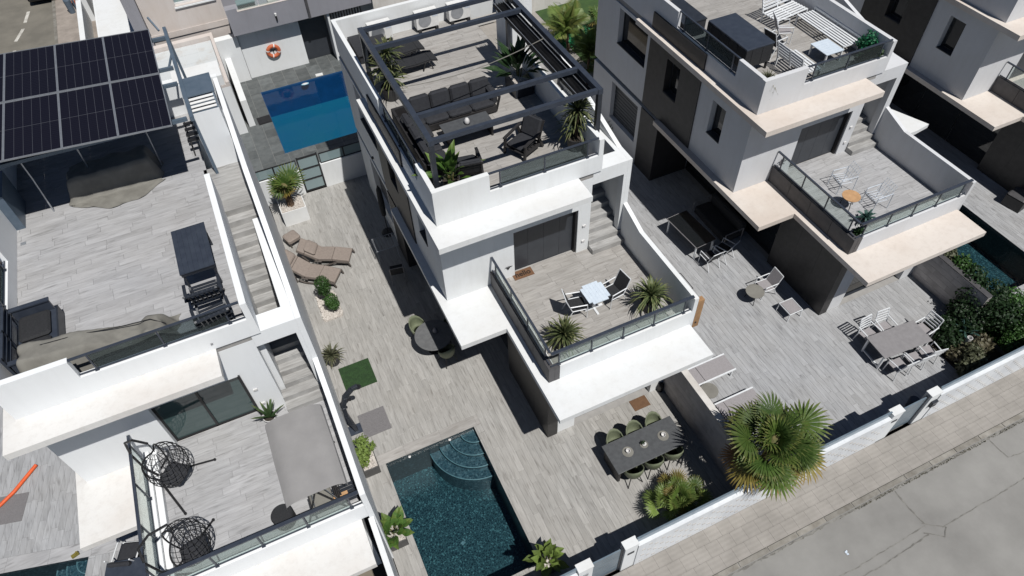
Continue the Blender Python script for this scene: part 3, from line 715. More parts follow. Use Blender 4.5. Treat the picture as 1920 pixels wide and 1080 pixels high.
fence_bay(5.38, 14.0, 'long white front fence between the two gates with the fan palm over it')
fence_bay(15.92, 34, 'white front fence along the pavement right of the second gate')
def pillar(x0, x1, label, plate):
    t = thing('gate_pillar', label, 'pillar', ((x0+x1)/2, 5.06, 0)); h = (x1-x0)/2
    b = MB(); b.box(-h, h, -.11, .11, -.1, 1.56); b.build('pillar_body', 'white_render', t, bevel=.006)
    b = MB(); b.box(-h-.01, h+.01, -.12, .12, 1.56, 1.6); b.build('cap', 'white_roof', t)
    if plate == 'box':
        b = MB(); b.box(-.05, .17, -.2, -.112, .95, 1.22); lb = b.build('letterbox', 'anthracite', t, bevel=.008); b = MB(); b.box(-.03, .15, -.206, -.201, 1.14, 1.165); b.build('slot', 'alu', lb)
    if plate == 'bell':
        b = MB(); b.box(-.07, .07, -.13, -.112, 1.12, 1.27); b.build('intercom', 'alu', t)
    if plate == 'slot':
        b = MB(); b.box(-.1, .1, -.125, -.112, 1.1, 1.2); b.build('letter_slot', 'anthracite', t)
pillar(3.6, 4.02, 'white gate pillar with a bell plate left of the small bottom gate', 'bell')
pillar(4.97, 5.37, 'white gate pillar with a letter slot right of the small bottom gate', 'slot')
pillar(14.02, 14.43, 'white gate pillar left of the second gate, by the palm side', 'slot')
pillar(15.49, 15.90, 'white gate pillar with a hanging dark letterbox right of the second gate', 'box')
def gate(x0, x1, label, post):
    t = thing('front_gate', label, 'gate', ((x0+x1)/2, 5.04, 0)); h = (x1-x0)/2
    for i in range(6): b = MB(); b.box(-h, h-.08, -.02, .02, .06+i*.245, .06+i*.245+.22); b.build('slat', 'fence_metal', t)
    b = MB(); b.box(h-.08, h, -.035, .035, 0, 1.56); b.build('gate_post', 'anthracite', t)
    b = MB(); b.bar((-h, .03, .1), (-h, .03, 1.5), .03); b.bar((h-.1, .03, .1), (h-.1, .03, 1.5), .03); b.build('frame', 'anthracite', t)
gate(4.03, 4.96, 'small blue-grey slatted gate at the bottom edge of the photo', 1)
gate(14.44, 15.48, 'blue-grey slatted gate before the right yard', 1)
# wall, glazed screen and gate between the yard and the blue pool
t = thing('yard_wall', 'low white wall carrying black framed frosted panes before the blue pool', 'wall', (0, 24.3, 0))
b = MB(); b.box(-.95, .98, -.08, .08, -.1, 1.22); b.box(1.88, 4.0, -.08, .08, -.1, 1.22); b.build('wall_body', 'white_render', t)
def screen(x0, x1, n, name='screen_panel'):
    w = (x1-x0)/n
    for i in range(n):
        a, c = x0+i*w, x0+(i+1)*w; b = MB(); b.box(a+.03, c-.03, -.008, .008, 1.27, 1.7); g_ = b.build('frosted_pane', 'frosted_glass', t)
        b = MB(); b.box(a, a+.03, -.02, .02, 1.22, 1.73); b.box(c-.03, c, -.0199, .0199, 1.22, 1.7299); b.box(a+.03, c-.03, -.02, .02, 1.22, 1.27); b.box(a+.03, c-.03, -.02, .02, 1.7, 1.73); b.build('frame', 'black_metal', g_)
screen(-.9, .95, 2); screen(1.92, 3.95, 2)
t = thing('yard_gate', 'black framed gate with three frosted panes by the potted fan palm', 'gate', (1.43, 24.28, 0))
for i in range(3):
    z0 = .06+i*.57; b = MB(); b.box(-.38, .38, -.01, .01, z0+.04, z0+.54); b.build('frosted_pane', 'frosted_glass', t)
b = MB(); b.box(-.43, -.38, -.03, .03, 0, 1.82); b.box(.38, .43, -.03, .03, 0, 1.82)
for i in range(4): z0 = .05+i*.57; b.box(-.38, .38, -.03, .03, z0-.02, z0+.03)
b.build('frame', 'black_metal', t)
# ------------------------------------------------------------------ plants
def blade_strip(b, pts, widths, side, tips, tipv):
    v = []; f = []; n = len(pts)
    for p, w in zip(pts, widths): v += [p-side*w, p+side*w]
    o = len(b.v); b.v += [tuple(x) for x in v]
    for i in range(n-1):
        b.f.append((o+2*i, o+2*i+1, o+2*i+3, o+2*i+2)); tips.append(tipv[i])
def fan_frond_mesh(seed, R, pet, n, spread, sag=.25):
    q = random.Random(seed); b = MB(); tips = []
    P = [Vector((pet*t, 0, -.06*pet*t*t)) for t in (0, .5, 1)]
    blade_strip(b, P, (.022, .016, .012), Vector((0, 1, 0)), tips, (.1, .05)); hub = P[-1]
    for i in range(n):
        a = (i/(n-1)-.5)*spread; L0 = R*(.70+.30*math.cos(a*.6))*q.uniform(.94, 1.05)
        d = Vector((math.cos(a), math.sin(a), .12-.30*(abs(a)/spread)+(.035 if i % 2 else -.035))); s = Vector((-math.sin(a), math.cos(a), .22 if i % 2 else -.22))
        w = L0*spread/n*.56; k = sag*L0
        pts = [hub, hub+d*L0*.30, hub+d*L0*.56+Vector((0, 0, -k*.12)), hub+d*L0*.80+Vector((0, 0, -k*.42)), hub+d*L0+Vector((0, 0, -k*.95))]
        blade_strip(b, pts, (.003, w*.30, w*.52, w*.36, .002), s, tips, (0, .0, .12, .55))
    return b, tips
def attach_fronds(parent, protos, specs, name='frond'):
    for (k, loc, az, el, roll, sc) in specs:
        inst(protos[k], parent, loc, (roll, -el, az), (sc, sc, sc)).name = name
    for p in protos: bpy.data.objects.remove(p)
def fronds(defs):
    out = []
    for (seed, R, pet, n, spread, m) in defs:
        b, tips = fan_frond_mesh(seed, R, pet, n, spread); o = b.build('frond', m, face_attr=('tip', tips)); out.append(o)
    return out
def trunk(parent, h, r0, r1, m='bark', name='trunk'):
    b = MB(); q = random.Random(3); prof = [(r0*1.15, 0)]
    for i in range(1, 11): z = h*i/10; prof += [(r0+(r1-r0)*i/10+q.uniform(-.01, .015), z-.03), (r0+(r1-r0)*i/10-.015, z)]
    b.lathe(prof, n=12); b.build(name, m, parent, smooth=False)
def fan_palm(loc, label, h, R, pet, count, seed, yellow=5, dry=2, group=None, tr=.14, nl=30, rng=(78, 102)):
    t = thing('fan_palm', label, 'palm', loc); q = random.Random(seed); trunk(t, h, tr, tr*.8)
    pr = fronds([(1+seed, R, pet, nl, 4.9, 'palm_green'), (2+seed, R*1.1, pet*1.1, nl+4, 4.4, 'palm_deep'), (3+seed, R*.95, pet, nl, 4.4, 'palm_yellow'), (4+seed, R*.8, pet, nl-6, 3.4, 'dry_frond'), (5+seed, R*.92, pet*.38, nl, 4.6, 'palm_green'), (6+seed, R*1.0, pet*.55, nl, 4.3, 'palm_deep')])
    sp = []; g = 2.39996
    for i in range(count):
        f = i/count; el = rad(rng[0]-f*rng[1])+q.uniform(-.1, .1); az = i*g+q.uniform(-.38, .38)
        k = 0 if i % 2 else 1
        if f < .34: k = 4 if i % 2 else 5; el = rad(72-f*140)+q.uniform(-.15, .15)
        if i >= count-yellow-dry: k = 2
        if i >= count-dry: k = 3
        sp.append((k, (0, 0, h-.05-.25*f), az, el, q.uniform(-.7, .7), q.uniform(.74, 1.2)*(.86+.14*min(1, f*2.6))))
    b = MB(); b.lathe([(tr*.9, h-.35), (tr*1.7, h-.2), (tr*1.5, h-.02), (tr*.5, h+.1)], n=10); b.build('crown_shaft', 'stem', t)
    attach_fronds(t, pr, sp); return t
fan_palm((9.80, 5.50, 0), 'big fan palm spreading over the front fence between the two yards', 2.65, .68, .82, 44, 11, yellow=5, dry=3, nl=28, rng=(66, 96))
fan_palm((.20, 23.0, .70), 'small fan palm with one brown frond in a white planter', 1.0, .56, .34, 12, 5, yellow=2, dry=1, tr=.15, nl=20, rng=(80, 62))
# low multi-headed palm in the corner of the middle yard
t = thing('dwarf_palm', 'bushy dwarf fan palm clump inside the front fence by the dining table', 'palm', (7.35, 5.78, 0)); q = random.Random(31)
pr = fronds([(51, .33, .34, 20, 3.7, 'palm_green'), (52, .34, .32, 20, 3.9, 'lime_leaf'), (53, .33, .34, 18, 3.6, 'palm_yellow')]); sp = []
for hx, hy, hz, m in ((0, 0, .60, 11), (-.42, .1, .40, 7), (.4, -.06, .42, 7), (.12, .3, .52, 7), (-.15, -.2, .42, 6)):
    for i in range(m): sp.append((q.choice((0, 0, 1, 1, 2)), (hx, hy, hz), i*2.4+q.uniform(-.2, .2), rad(75-85*i/m), q.uniform(-.4, .4), q.uniform(.8, 1.1)))
    b = MB(); b.tube([(hx*.4, hy*.4, 0), (hx, hy, hz)], .06, 7); b.build('trunk', 'bark', t)
attach_fronds(t, pr, sp)
def rosette(parent, name, c, n, L0, w, m, seed, el0=85, el1=-15, droop=.35, stiff=.5):
    b = MB(); tips = []; q = random.Random(seed); c = Vector(c)
    for i in range(n):
        f = i/n; az = i*2.39996+q.uniform(-.25, .25); el = rad(el0+(el1-el0)*f)+q.uniform(-.12, .12); l = L0*q.uniform(.78, 1.08)*(.75+.25*min(1, f*3))
        d = Vector((math.cos(az)*math.cos(el), math.sin(az)*math.cos(el), math.sin(el))); s = Vector((-math.sin(az), math.cos(az), q.uniform(-.3, .3)))
        k = droop*l*(.4+f)
        pts = [c+d*.02, c+d*l*.4, c+d*l*.75-Vector((0, 0, k*.3)), c+d*l-Vector((0, 0, k))]
        blade_strip(b, pts, (w*.5, w*.55, w*.4, .002), s, tips, (0, .12, .6))
    return b.build(name, m, parent, face_attr=('tip', tips))
def pot(parent, r0, r1, h, m, fill=None, sq=False):
    b = MB()
    if sq: b.box(-r0, r0, -r1, r1, 0, h); b.build('planter', m, parent, bevel=.008)
    else:
        b.lathe([(r0, 0), (r1, h), (r1-.02, h), (r1-.03, h-.05), (.01, h-.05)], n=20); b.build('pot', m, parent, smooth=False)
    if fill:
        bb = MB(); q = random.Random(int(r0*999))
        if sq:
            bb.box(-r0+.03, r0-.03, -r1+.03, r1-.03, h-.02, h+.012)
            for i in range(90): x, y = q.uniform(-r0+.05, r0-.05), q.uniform(-r1+.05, r1-.05); bb.obox((x, y, h+.018), (q.uniform(.03, .06),)*3, q.uniform(0, 3), q.uniform(0, 3))
        else: bb.lathe([(r1-.03, 0), (r1-.03, .02)], (0, 0, h-.06), 16)
        tag(bb.build('pebbles' if 'pebble' in fill else 'earth', fill, parent), kind='stuff')
def yucca(loc, label, heads, L0, w, potm=('clay_pot', .22, .3, .45), m='yucca_green', n=70, seed=1, group=None, cat='plant', ph=None, droop=.35):
    t = thing('potted_yucca', label, cat, loc, 0, group)
    if potm: pot(t, potm[1], potm[2], potm[3], potm[0], 'soil'); base = potm[3]-.05
    else: base = 0
    for i, (x, y, z) in enumerate(heads):
        b = MB(); b.tube([(x*.3, y*.3, base), (x, y, z)], .045, 7); b.build('stem', 'bark', t)
        rosette(t, 'leaf_rosette', (x, y, z), n, L0, w, m, seed*7+i, droop=droop)
    return t
yucca((5.98, 10.45, ZT), 'spiky yucca in the front left corner of the middle villa terrace', [(0, 0, .55)], .72, .045, n=120, seed=2, group='yuccas on the middle terrace', droop=.3)
yucca((8.95, 10.55, ZT), 'spiky yucca by the right wall of the middle villa terrace', [(0, 0, .6)], .74, .045, n=120, seed=3, group='yuccas on the middle terrace', droop=.3)
yucca((8.42, 14.55, ZR), 'tall many-leaved yucca beside the right front post of the pergola', [(0, 0, 1.35), (.05, .1, .75)], .66, .045, n=90, seed=4, droop=.28)
yucca((4.32, 19.5, ZR), 'two-headed yucca behind the dark corner sofa on the roof', [(.15, .25, 1.45), (.05, -.15, .8), (-.1, .1, 1.1)], .64, .045, n=80, seed=5, droop=.22)
yucca((-.32, 15.25, 0), 'grey-green yucca pot beside the artificial grass mat', [(0, 0, .42)], .52, .035, potm=('clay_pot', .2, .28, .4), m='olive_leaf', n=70, seed=6, droop=.25)
yucca((14.55, 21.85, 0), 'thin-leaved yucca in shade against the right villa side wall', [(0, 0, .5)], .62, .03, potm=None, n=80, seed=8, droop=.5)
def paddle_plant(loc, label, n, L0, wd, m, seed, spread=(85, 20), potspec=None, z0=0, pet=.45, name='banana_plant', cl=0.0, cat='plant'):
    t = thing(name, label, cat, loc); q = random.Random(seed)
    if potspec: pot(t, *potspec)
    protos = []
    for k in range(2):
        b = MB(); tips = []; p = pet*L0; pts = []; ws = []
        prof = (.012, .012, .30, .52, .56, .44, .22, .01)
        for i, pw in enumerate(prof): f = i/7; pts.append(Vector((p*min(1, f*7)+(L0)*max(0, f-1/7)*7/6, 0, -(.16+.1*k)*L0*max(0, f-.15)**2*1.6))); ws.append(pw*wd)
        o = 0
        for sgn in (-1, 1):
            v = []
            for i, (pp, ww) in enumerate(zip(pts, ws)): v += [pp, pp+Vector((0, sgn*ww, ww*.35+(.05*wd*math.sin(i*2.1+sgn) if 1 < i < 7 else 0)))]
            oo = len(b.v); b.v += [tuple(x) for x in v]
            for i in range(7): b.f.append((oo+2*i, oo+2*i+1, oo+2*i+3, oo+2*i+2)); tips.append(0 if i < 5 else .35)
        protos.append(b.build('leaf', m, face_attr=('tip', tips)))
    for i in range(n):
        f = (i+.5)/n; az = i*2.4+q.uniform(-.4, .4); el = rad(spread[0]+(spread[1]-spread[0])*f)+q.uniform(-.1, .1); c = cl*q.random()
        inst(protos[i % 2], t, (c*math.cos(az), c*math.sin(az), z0), (q.uniform(-.6, .6), -el, az), (q.uniform(.75, 1.1),)*3).name = 'leaf'
    for p in protos: bpy.data.objects.remove(p)
    b = MB()
    for i in range(5): a = i*1.3; b.tube([(.05*math.cos(a), .05*math.sin(a), z0-.1), (.09*math.cos(a), .09*math.sin(a), z0+.35*L0)], .02, 5)
    b.build('stem', 'stem', t); return t
paddle_plant((8.2, 18.0, ZR), 'tall dark leaved strelitzia on the roof under the folded awning', 34, .85, .22, 'deep_green', 3, (88, 30), (.32, .42, .5, 'anthracite', 'white_pebble', True), .5, .55, 'strelitzia')
paddle_plant((4.45, 14.55, ZR), 'bright green strelitzia at the front left post of the pergola', 22, .68, .24, 'banana_green', 5, (88, 15), (.2, .26, .35, 'clay_pot', 'soil'), .3, .55, 'strelitzia')
paddle_plant((-.33, 8.5, 0), 'large-leaved banana plant in a grey planter beside the pool', 22, .50, .24, 'banana_green', 6, (88, 12), (.25, .33, .42, 'planter_grey', 'white_pebble', True), .42, .35, cl=.12)
paddle_plant((3.22, 6.0, 0), 'leafy green plant in a grey planter at the pool corner by the gate', 36, .36, .20, 'lime_leaf', 8, (88, 0), (.27, .3, .4, 'planter_grey', 'white_pebble', True), .4, .3, cl=.2, name='leafy_plant')
def clump(parent, name, m, blobs, n, leaf, seed, stuff=False, flat=.5, fill=.55):
    """leaf-sized faces spread through several uneven volumes"""
    b = MB(); q = random.Random(seed); tot = sum(r[3]**2 for r in blobs)
    for (x, y, z, r, sz) in blobs:
        for i in range(int(n*r*r/tot)):
            d = Vector((q.gauss(0, 1), q.gauss(0, 1), q.gauss(0, 1))).normalized(); k = r*(fill+(1-fill)*q.random()**.6)*q.uniform(.85, 1.1)
            c = Vector((x, y, z))+Vector((d.x*k, d.y*k, d.z*k*sz)); u = (d+Vector((q.gauss(0, flat), q.gauss(0, flat), q.gauss(0, flat)))).normalized()
            e = u.cross(Vector((q.gauss(0, 1), q.gauss(0, 1), q.gauss(0, 1)))).normalized(); s = u.cross(e)*leaf*.42*q.uniform(.7, 1.2); l = leaf*q.uniform(.7, 1.3)
            b.add([c, c+e*l*.5+s, c+e*l+u*l*.15, c+e*l*.5-s], [(0, 1, 2, 3)])
    return b.build(name, m, parent)
t = thing('succulent', 'yellow-green succulent bush in a grey planter by the pebble mat', 'plant', (-.35, 10.98, 0)); pot(t, .24, .34, .42, 'planter_grey', 'white_pebble', True)
clump(t, 'crown', 'lime_leaf', [(-.1, .1, .75, .24, 1.1), (.0, .35, .95, .2, 1.2), (-.15, -.1, .6, .18, 1), (.25, .25, .65, .12, .9), (-.05, .2, .5, .2, 1)], 700, .10, 4)
b = MB(); b.tube([(0, 0, .4), (0, .2, .8)], .03); b.tube([(0, 0, .4), (.2, .2, .65)], .02); b.build('stem', 'stem', t)
bed = thing('stone_bed', 'small white stone bed with a stone edge under the clipped bushes', 'flower bed', (.2, 17.73, 0))
b = MB(); q = random.Random(2)
for i in range(60):
    s = i/60*4; k = int(s); f = s-k; x, y = [(-.3+.6*f, -.6), (.3, -.6+1.2*f), (.3-.6*f, .6), (-.3, .6-1.2*f)][k]; b.obox((x+q.uniform(-.03, .03), y, .03), (.1, .1, .08), q.uniform(0, 3), q.uniform(0, .5))
b.build('edge_stones', 'white_pebble', bed); b = MB(); b.box(-.3, .3, -.6, .6, -.012, .01); b.build('earth', 'white_pebble', bed)
for (x, y, h, r, lb) in ((.22, 18.0, 1.0, .27, 'taller clipped green bush at the back of the white stone bed'), (.32, 17.45, .62, .24, 'lower clipped green bush at the front of the white stone bed')):
    t = thing('clipped_bush', lb, 'bush', (x, y, 0)); b = MB(); b.tube([(0, 0, 0), (.02, .02, h*.8)], .025); b.build('stem', 'bark', t)
    clump(t, 'crown', 'bush_green', [(0, 0, h, r, 1.15), (.05, -.05, h-.22, r*.85, .9), (-.06, .04, h*.55, r*.6, .8)], 1800, .055, int(h*10), fill=.7)
# planting at the right: hedge, agaves, garden corner
def bush(loc, label, m, blobs, n, leaf, seed, name='shrub', cat='shrub', kindm='stem'):
    t = thing(name, label, cat, loc); b = MB(); q = random.Random(seed)
    for (x, y, z, r, sz) in blobs: b.tube([(x*.3, y*.3, 0), (x*.8, y*.8, max(.05, z*.8))], .018, 5)
    b.build('stem', kindm, t); clump(t, 'crown', m, blobs, n, leaf, seed); return t
bush((20.45, 6.6, 0), 'dense dark bush at the far right end of the garden corner', 'deep_green', [(0, 0, .9, .65, .9), (.3, .6, 1.1, .6, 1), (-.1, .9, .9, .55, 1), (.5, -.3, .8, .6, .9), (-.3, .3, .6, .5, 1)], 3600, .10, 1)
for i, (x, y, m, s, lb) in enumerate(((20.55, 7.9, 'deep_green', .42, 'dark shrub at the near end of the pool hedge'), (20.6, 8.5, 'bush_green', .36, 'mid green shrub second from the near end of the pool hedge'), (20.62, 9.1, 'olive_leaf', .3, 'olive-toned shrub in the middle of the pool hedge'), (20.6, 9.65, 'deep_green', .4, 'dark shrub at the far end of the pool hedge'))):
    bush((x, y, 0), lb, m, [(0, 0, 1.35, s, 1.1), (.15, .25, 1.1, s*.9, 1.2), (-.1, -.25, 1.2, s*.9, 1.1), (.1, 0, .6, s, 1.2)], 1500, .11, 40+i)
bush((19.0, 6.0, 0), 'dry grey-brown tufted shrub at the front of the garden corner', 'grass_dry', [(0, 0, .3, .45, .7), (.5, .1, .35, .4, .7), (-.4, .2, .25, .3, .7)], 1500, .13, 9)
bush((18.75, 6.75, 0), 'low dark shrub beside the white dining chairs', 'deep_green', [(0, 0, .35, .45, .8), (.3, .4, .4, .4, .9), (-.1, .6, .3, .3, .8)], 1500, .12, 10)
bush((19.75, 6.9, 0), 'dark spreading shrub behind the blue-green agave', 'deep_green', [(0, 0, .45, .5, .9), (.2, .5, .5, .45, .9)], 1500, .12, 12)
for (x, y, z, r, w, m, lb, sd) in ((19.45, 6.75, .35, .62, .085, 'agave_teal', 'blue-green agave with broad leaves in the garden corner', 1), (18.75, 6.2, .25, .5, .05, 'olive_leaf', 'narrow-leaved agave at the left edge of the garden corner', 2), (19.3, 6.25, .2, .4, .05, 'agave_teal', 'small blue agave in front of the broad one', 3)):
    t = thing('agave', lb, 'plant', (x, y, 0)); rosette(t, 'leaf_rosette', (0, 0, z), 26, r, w, m, 60+sd, 80, 10, .12); b = MB(); b.lathe([(.06, 0), (.05, z)], n=8); b.build('stem', 'stem', t)
for i, (x, y, m, s_, n_, lf, lb) in enumerate(((20.6, 7.35, 'deep_green', .5, 1800, .12, 'dark leafy shrub at the end of the grey wall beside the pool deck'), (21.5, 6.7, 'bush_green', .55, 2400, .09, 'bright green bush at the right edge behind the front fence'), (22.5, 6.1, 'bush_green', .55, 2400, .09, 'bright green bush furthest right along the front fence'), (20.6, 5.75, 'bush_green', .42, 1500, .09, 'green bush touching the front fence right of the agaves'), (18.55, 5.65, 'olive_leaf', .36, 900, .14, 'loose olive shrub at the front left of the garden corner'))):
    bush((x, y, 0), lb, m, [(0, 0, .6, s_, .9), (.35, .3, .5, s_*.85, .9), (-.35, -.1, .45, s_*.8, .9), (.1, -.35, .4, s_*.7, .9)], n_, lf, 70+i)
b = MB(); b.box(18.3, 20.1, 5.15, 7.35, 0, .03); tag(b.build('planting_soil', 'soil'), kind='structure')
b = MB(); b.box(20.32, 21.3, 5.15, 7.2, 0, .02); tag(b.build('turf_strip', 'lawn'), kind='structure')
clumpG = MB(); q = random.Random(77)
for i in range(2600):
    x, y = q.uniform(20.35, 22.2), q.uniform(5.2, 7.4); a = q.uniform(0, 6.3); h = q.uniform(.12, .42)
    clumpG.add([(x, y, 0), (x+.03*math.cos(a), y+.03*math.sin(a), 0), (x+.12*math.cos(a+1), y+.12*math.sin(a+1), h)], [(0, 1, 2)])
tag(clumpG.build('ground_cover', 'bush_green'), kind='stuff')
b = MB(); b.lathe([(.075, 0), (.09, .32), (.075, .32), (.07, .2), (.01, .2)], n=14); o = b.build('vase', 'porcelain'); o.location = (19.1, 6.35, .35); tag(o, 'small round white pot among the agaves in the garden corner', 'pot')
# palms behind the right villa
t = thing('areca_palm', 'feathery yellow-green palm clump between the two villas', 'palm', (15.35, 25.7, 0)); q = random.Random(8)
def feather(seed, L0, m):
    b = MB(); tips = []; q = random.Random(seed); pts = [Vector((L0*f, 0, .55*L0*f-.75*L0*f*f)) for f in [i/9 for i in range(10)]]
    blade_strip(b, pts, [.014]*9+[.004], Vector((0, 1, 0)), tips, [.2]*9)
    for i in range(2, 46):
        f = i/46; k = f*9; j = min(8, int(k)); p = pts[j].lerp(pts[j+1], k-j); l = .42*L0*math.sin(pi*min(1, f*.85+.13))*.9
        for sg in (-1, 1):
            d = Vector((.62, sg*.8, -.15+q.uniform(-.1, .1))).normalized()
            blade_strip(b, [p, p+d*l*.5+Vector((0, 0, .03)), p+d*l-Vector((0, 0, .12*l))], (.008, .016, .002), Vector((-sg*.8, .62, .3)), tips, (.1, .5))
    return b.build('frond', m, face_attr=('tip', tips))
pr = [feather(1, 1.5, 'lime_leaf'), feather(2, 1.3, 'palm_green'), feather(3, 1.6, 'palm_green')]; sp = []
for (x, y, z, n) in ((0, 0, 1.6, 14), (-.5, 1.4, 2.2, 14), (.2, 2.6, 1.6, 10), (.55, -.6, 1.0, 10)):
    for i in range(n): sp.append((q.choice((0, 1, 2)), (x, y, z), i*2.4+q.uniform(-.3, .3), rad(80-75*i/n), q.uniform(-.3, .3), q.uniform(.7, 1)))
    b = MB(); b.tube([(x*.6, y*.8, 0), (x, y, z)], .06, 7); b.build('trunk', 'bark', t)
attach_fronds(t, pr, sp)
bush((15.6, 28.6, .3), 'bright blue-green bush before the white back wall', 'green_plastic', [(0, 0, .7, .6, .7), (.7, -.2, .8, .55, .7), (-.5, -.3, .6, .45, .7)], 1500, .12, 21)
bush((17.4, 26.6, 0), 'bare brown twiggy shrub beside the back lawn', 'grass_dry', [(0, 0, .8, .55, 1), (.3, .3, .6, .4, 1)], 500, .14, 22)
fan_palm((15.9, 29.7, 0), 'small yellowish fan palm before the white back wall', 1.3, .55, .4, 14, 41, yellow=2, dry=1, tr=.1, nl=20)
fan_palm((18.3, 29.6, 0), 'small dark fan palm standing on the back lawn', 1.1, .5, .35, 10, 47, yellow=1, dry=0, tr=.08, nl=18)
# ------------------------------------------------------------------ roof of the middle villa
pg = thing('pergola', 'dark anthracite roof pergola with open beams over the lounge seats', 'pergola', (0, 0, 0)); X0, X1, Y0, Y1 = 3.86, 8.76, 14.0, 20.02
for x in (X0, X1):
    for y in (Y0, Y1): b = MB(); b.bar((x, y, ZR), (x, y, 8.74), .13, .13, (0, 1, 0)); b.build('post', 'anthracite', pg); b = MB(); b.box(x-.11, x+.11, y-.11, y+.11, ZR, ZR+.02); b.build('foot_plate', 'anthracite', pg)
for x in (X0, X1): b = MB(); b.box(x-.075, x+.075, Y0-.075, Y1+.075, 8.74, 8.90); b.build('side_beam', 'anthracite_blue', pg)
for y in (Y0, 15.16, 18.86, Y1): b = MB(); b.box(X0+.076, X1-.076, y-.06, y+.06, 8.765, 8.895); b.build('cross_beam', 'anthracite_blue', pg)
q = random.Random(4)
aw = thing('awning', 'black awning folded in a long strip under the right pergola beam', 'awning', (0, 0, 0))
for k in range(7):
    b = MB(); x = 8.18+k*.075; n = 14; v = []
    for i in range(n+1):
        y = 14.25+(19.9-14.25)*i/n; z = 8.66+q.uniform(-.012, .012); d = .10+.05*(k % 2)+q.uniform(-.015, .02)
        v += [(x, y, z), (x+.035, y, z-d), (x+.075, y, z)]
    f = []
    for i in range(n): f += [(3*i, 3*i+1, 3*i+4, 3*i+3), (3*i+1, 3*i+2, 3*i+5, 3*i+4)]
    b.add(v, f); b.build('fold', 'black_fabric', aw)
for x in (8.22, 8.56): b = MB(); b.tube([(x, 14.08, 8.7), (x, 19.95, 8.7)], .012, 5); b.build('track', 'alu', aw)
b = MB(); b.tube([(8.65, 17.2, 8.72)]+[(3.9+4.7*(1-i/8), 17.2-.05*i, 8.7-.22*math.sin(pi*i/8)) for i in range(1, 8)]+[(3.92, 16.8, 8.74)], .012, 5); tag(b.build('cord', 'khaki_cover'), 'thin pale cord strung across the pergola', 'cord')
sf = thing('corner_sofa', 'dark grey L-shaped corner sofa under the pergola', 'sofa', (0, 0, ZR)); F = 'charcoal_fabric'
fr = MB(); fr.box(3.98, 7.05, 17.2, 17.98, .06, .28); fr.box(3.98, 4.72, 15.15, 17.2, .06, .28); fr.build('base', 'charcoal_frame', sf, bevel=.01)
fr = MB(); fr.box(3.98, 7.1, 17.98, 18.08, .06, .62); fr.box(3.90, 3.98, 15.1, 18.08, .06, .62); fr.build('back_frame', 'charcoal_frame', sf)
for x in (4.72, 5.48, 6.24): b = MB(); b.cushion(x+.01, x+.75, 17.18, 17.86, .28, .44); b.build('seat_cushion', F, sf)
for y in (15.16, 15.85, 16.54, 17.22): b = MB(); b.cushion(4.06, 4.72, y, y+.66, .28, .44); b.build('seat_cushion', F, sf)
def backc(c, w, rz): b = MB(); b.cushion(-w/2, w/2, -.1, .1, -.25, .28, .06); b.xf(Matrix.Translation(c) @ Matrix.Rotation(rz, 4, 'Z') @ Matrix.Rotation(rad(-14), 4, 'X')); b.build('back_cushion', F, sf)
for i in range(4): backc((4.75+i*.66, 17.82, .68), .64, 0)
for i in range(3): backc((4.12, 15.6+i*.68, .68), .66, rad(90))
b = MB(); b.cushion(6.9, 7.12, 17.25, 17.98, .3, .72, .05); b.build('arm_cushion', F, sf)
b = MB(); b.bar((7.06, 17.3, .0), (7.16, 17.22, .55), .07); b.bar((7.06, 17.9, 0), (7.1, 17.95, .55), .07); b.bar((7.16, 17.22, .55), (7.1, 18.0, .6), .08, .05); b.build('arm_frame', 'charcoal_frame', sf)
ct = thing('coffee_table', 'low dark stone coffee table before the corner sofa', 'table', (5.78, 16.55, ZR)); b = MB(); b.box(-.77, .77, -.37, .37, .37, .42); b.build('table_top', 'stone_table', ct, bevel=.006)
for x in (-.68, .68): b = MB(); b.box(x-.03, x+.03, -.33, .33, 0, .37); b.build('leg_panel', 'charcoal_frame', ct)
ln = thing('lantern', 'small white lantern jar on the roof coffee table', 'lantern', (5.8, 16.6, ZR+.42)); b = MB(); b.lathe([(.06, 0), (.075, .02), (.085, .08), (.07, .15), (.05, .17), (.045, .19)], n=16); b.build('jar', 'porcelain', ln, smooth=True); b = MB(); b.lathe([(.09, 0), (.09, .012)], n=16); b.build('saucer', 'black_metal', ln)
def lounge_chair(label, loc, rz):
    t = thing('lounge_armchair', label, 'armchair', loc, rz, 'dark armchairs under the pergola'); m = 'charcoal_frame'
    for s in (-1, 1):
        x = s*.37
        b = MB(); b.bar((x, -.38, 0), (x, -.33, .52), .06, .07); b.build('leg', m, t)
        b = MB(); b.bar((x, .52, 0), (x, .26, .56), .06, .08); b.build('leg', m, t)
        b = MB(); b.bar((x, -.40, .53), (x, .40, .60), .085, .045); b.build('armrest', m, t)
        b = MB(); b.bar((x, -.34, .24), (x, .36, .18), .05, .08); b.bar((x*.88, .34, .2), (x*.88, .62, .86), .05, .07); b.build('side_frame', m, t)
    b = MB()
    for i in range(5): f = i/4; b.bar((-.33, .36+.26*f, .26+.56*f), (.33, .36+.26*f, .26+.56*f), .025, .07)
    for i in range(5): y = -.34+i*.15; b.bar((-.34, y, .25-.012*i), (.34, y, .25-.012*i), .10, .025)
    b.build('slats', m, t)
    b = MB(); b.cushion(-.31, .31, -.36, .32, .27, .40); b.build('seat_cushion', F, t)
    b = MB(); b.cushion(-.31, .31, -.07, .07, 0, .62, .05); b.xf(Matrix.Translation((0, .36, .34)) @ Matrix.Rotation(rad(-22), 4, 'X')); b.build('back_cushion', F, t)
lounge_chair('dark lounge armchair facing the coffee table in the sun', (6.95, 15.15, ZR), rad(-62)); lounge_chair('dark lounge armchair half hidden behind the bright strelitzia', (5.1, 14.95, ZR), rad(170))
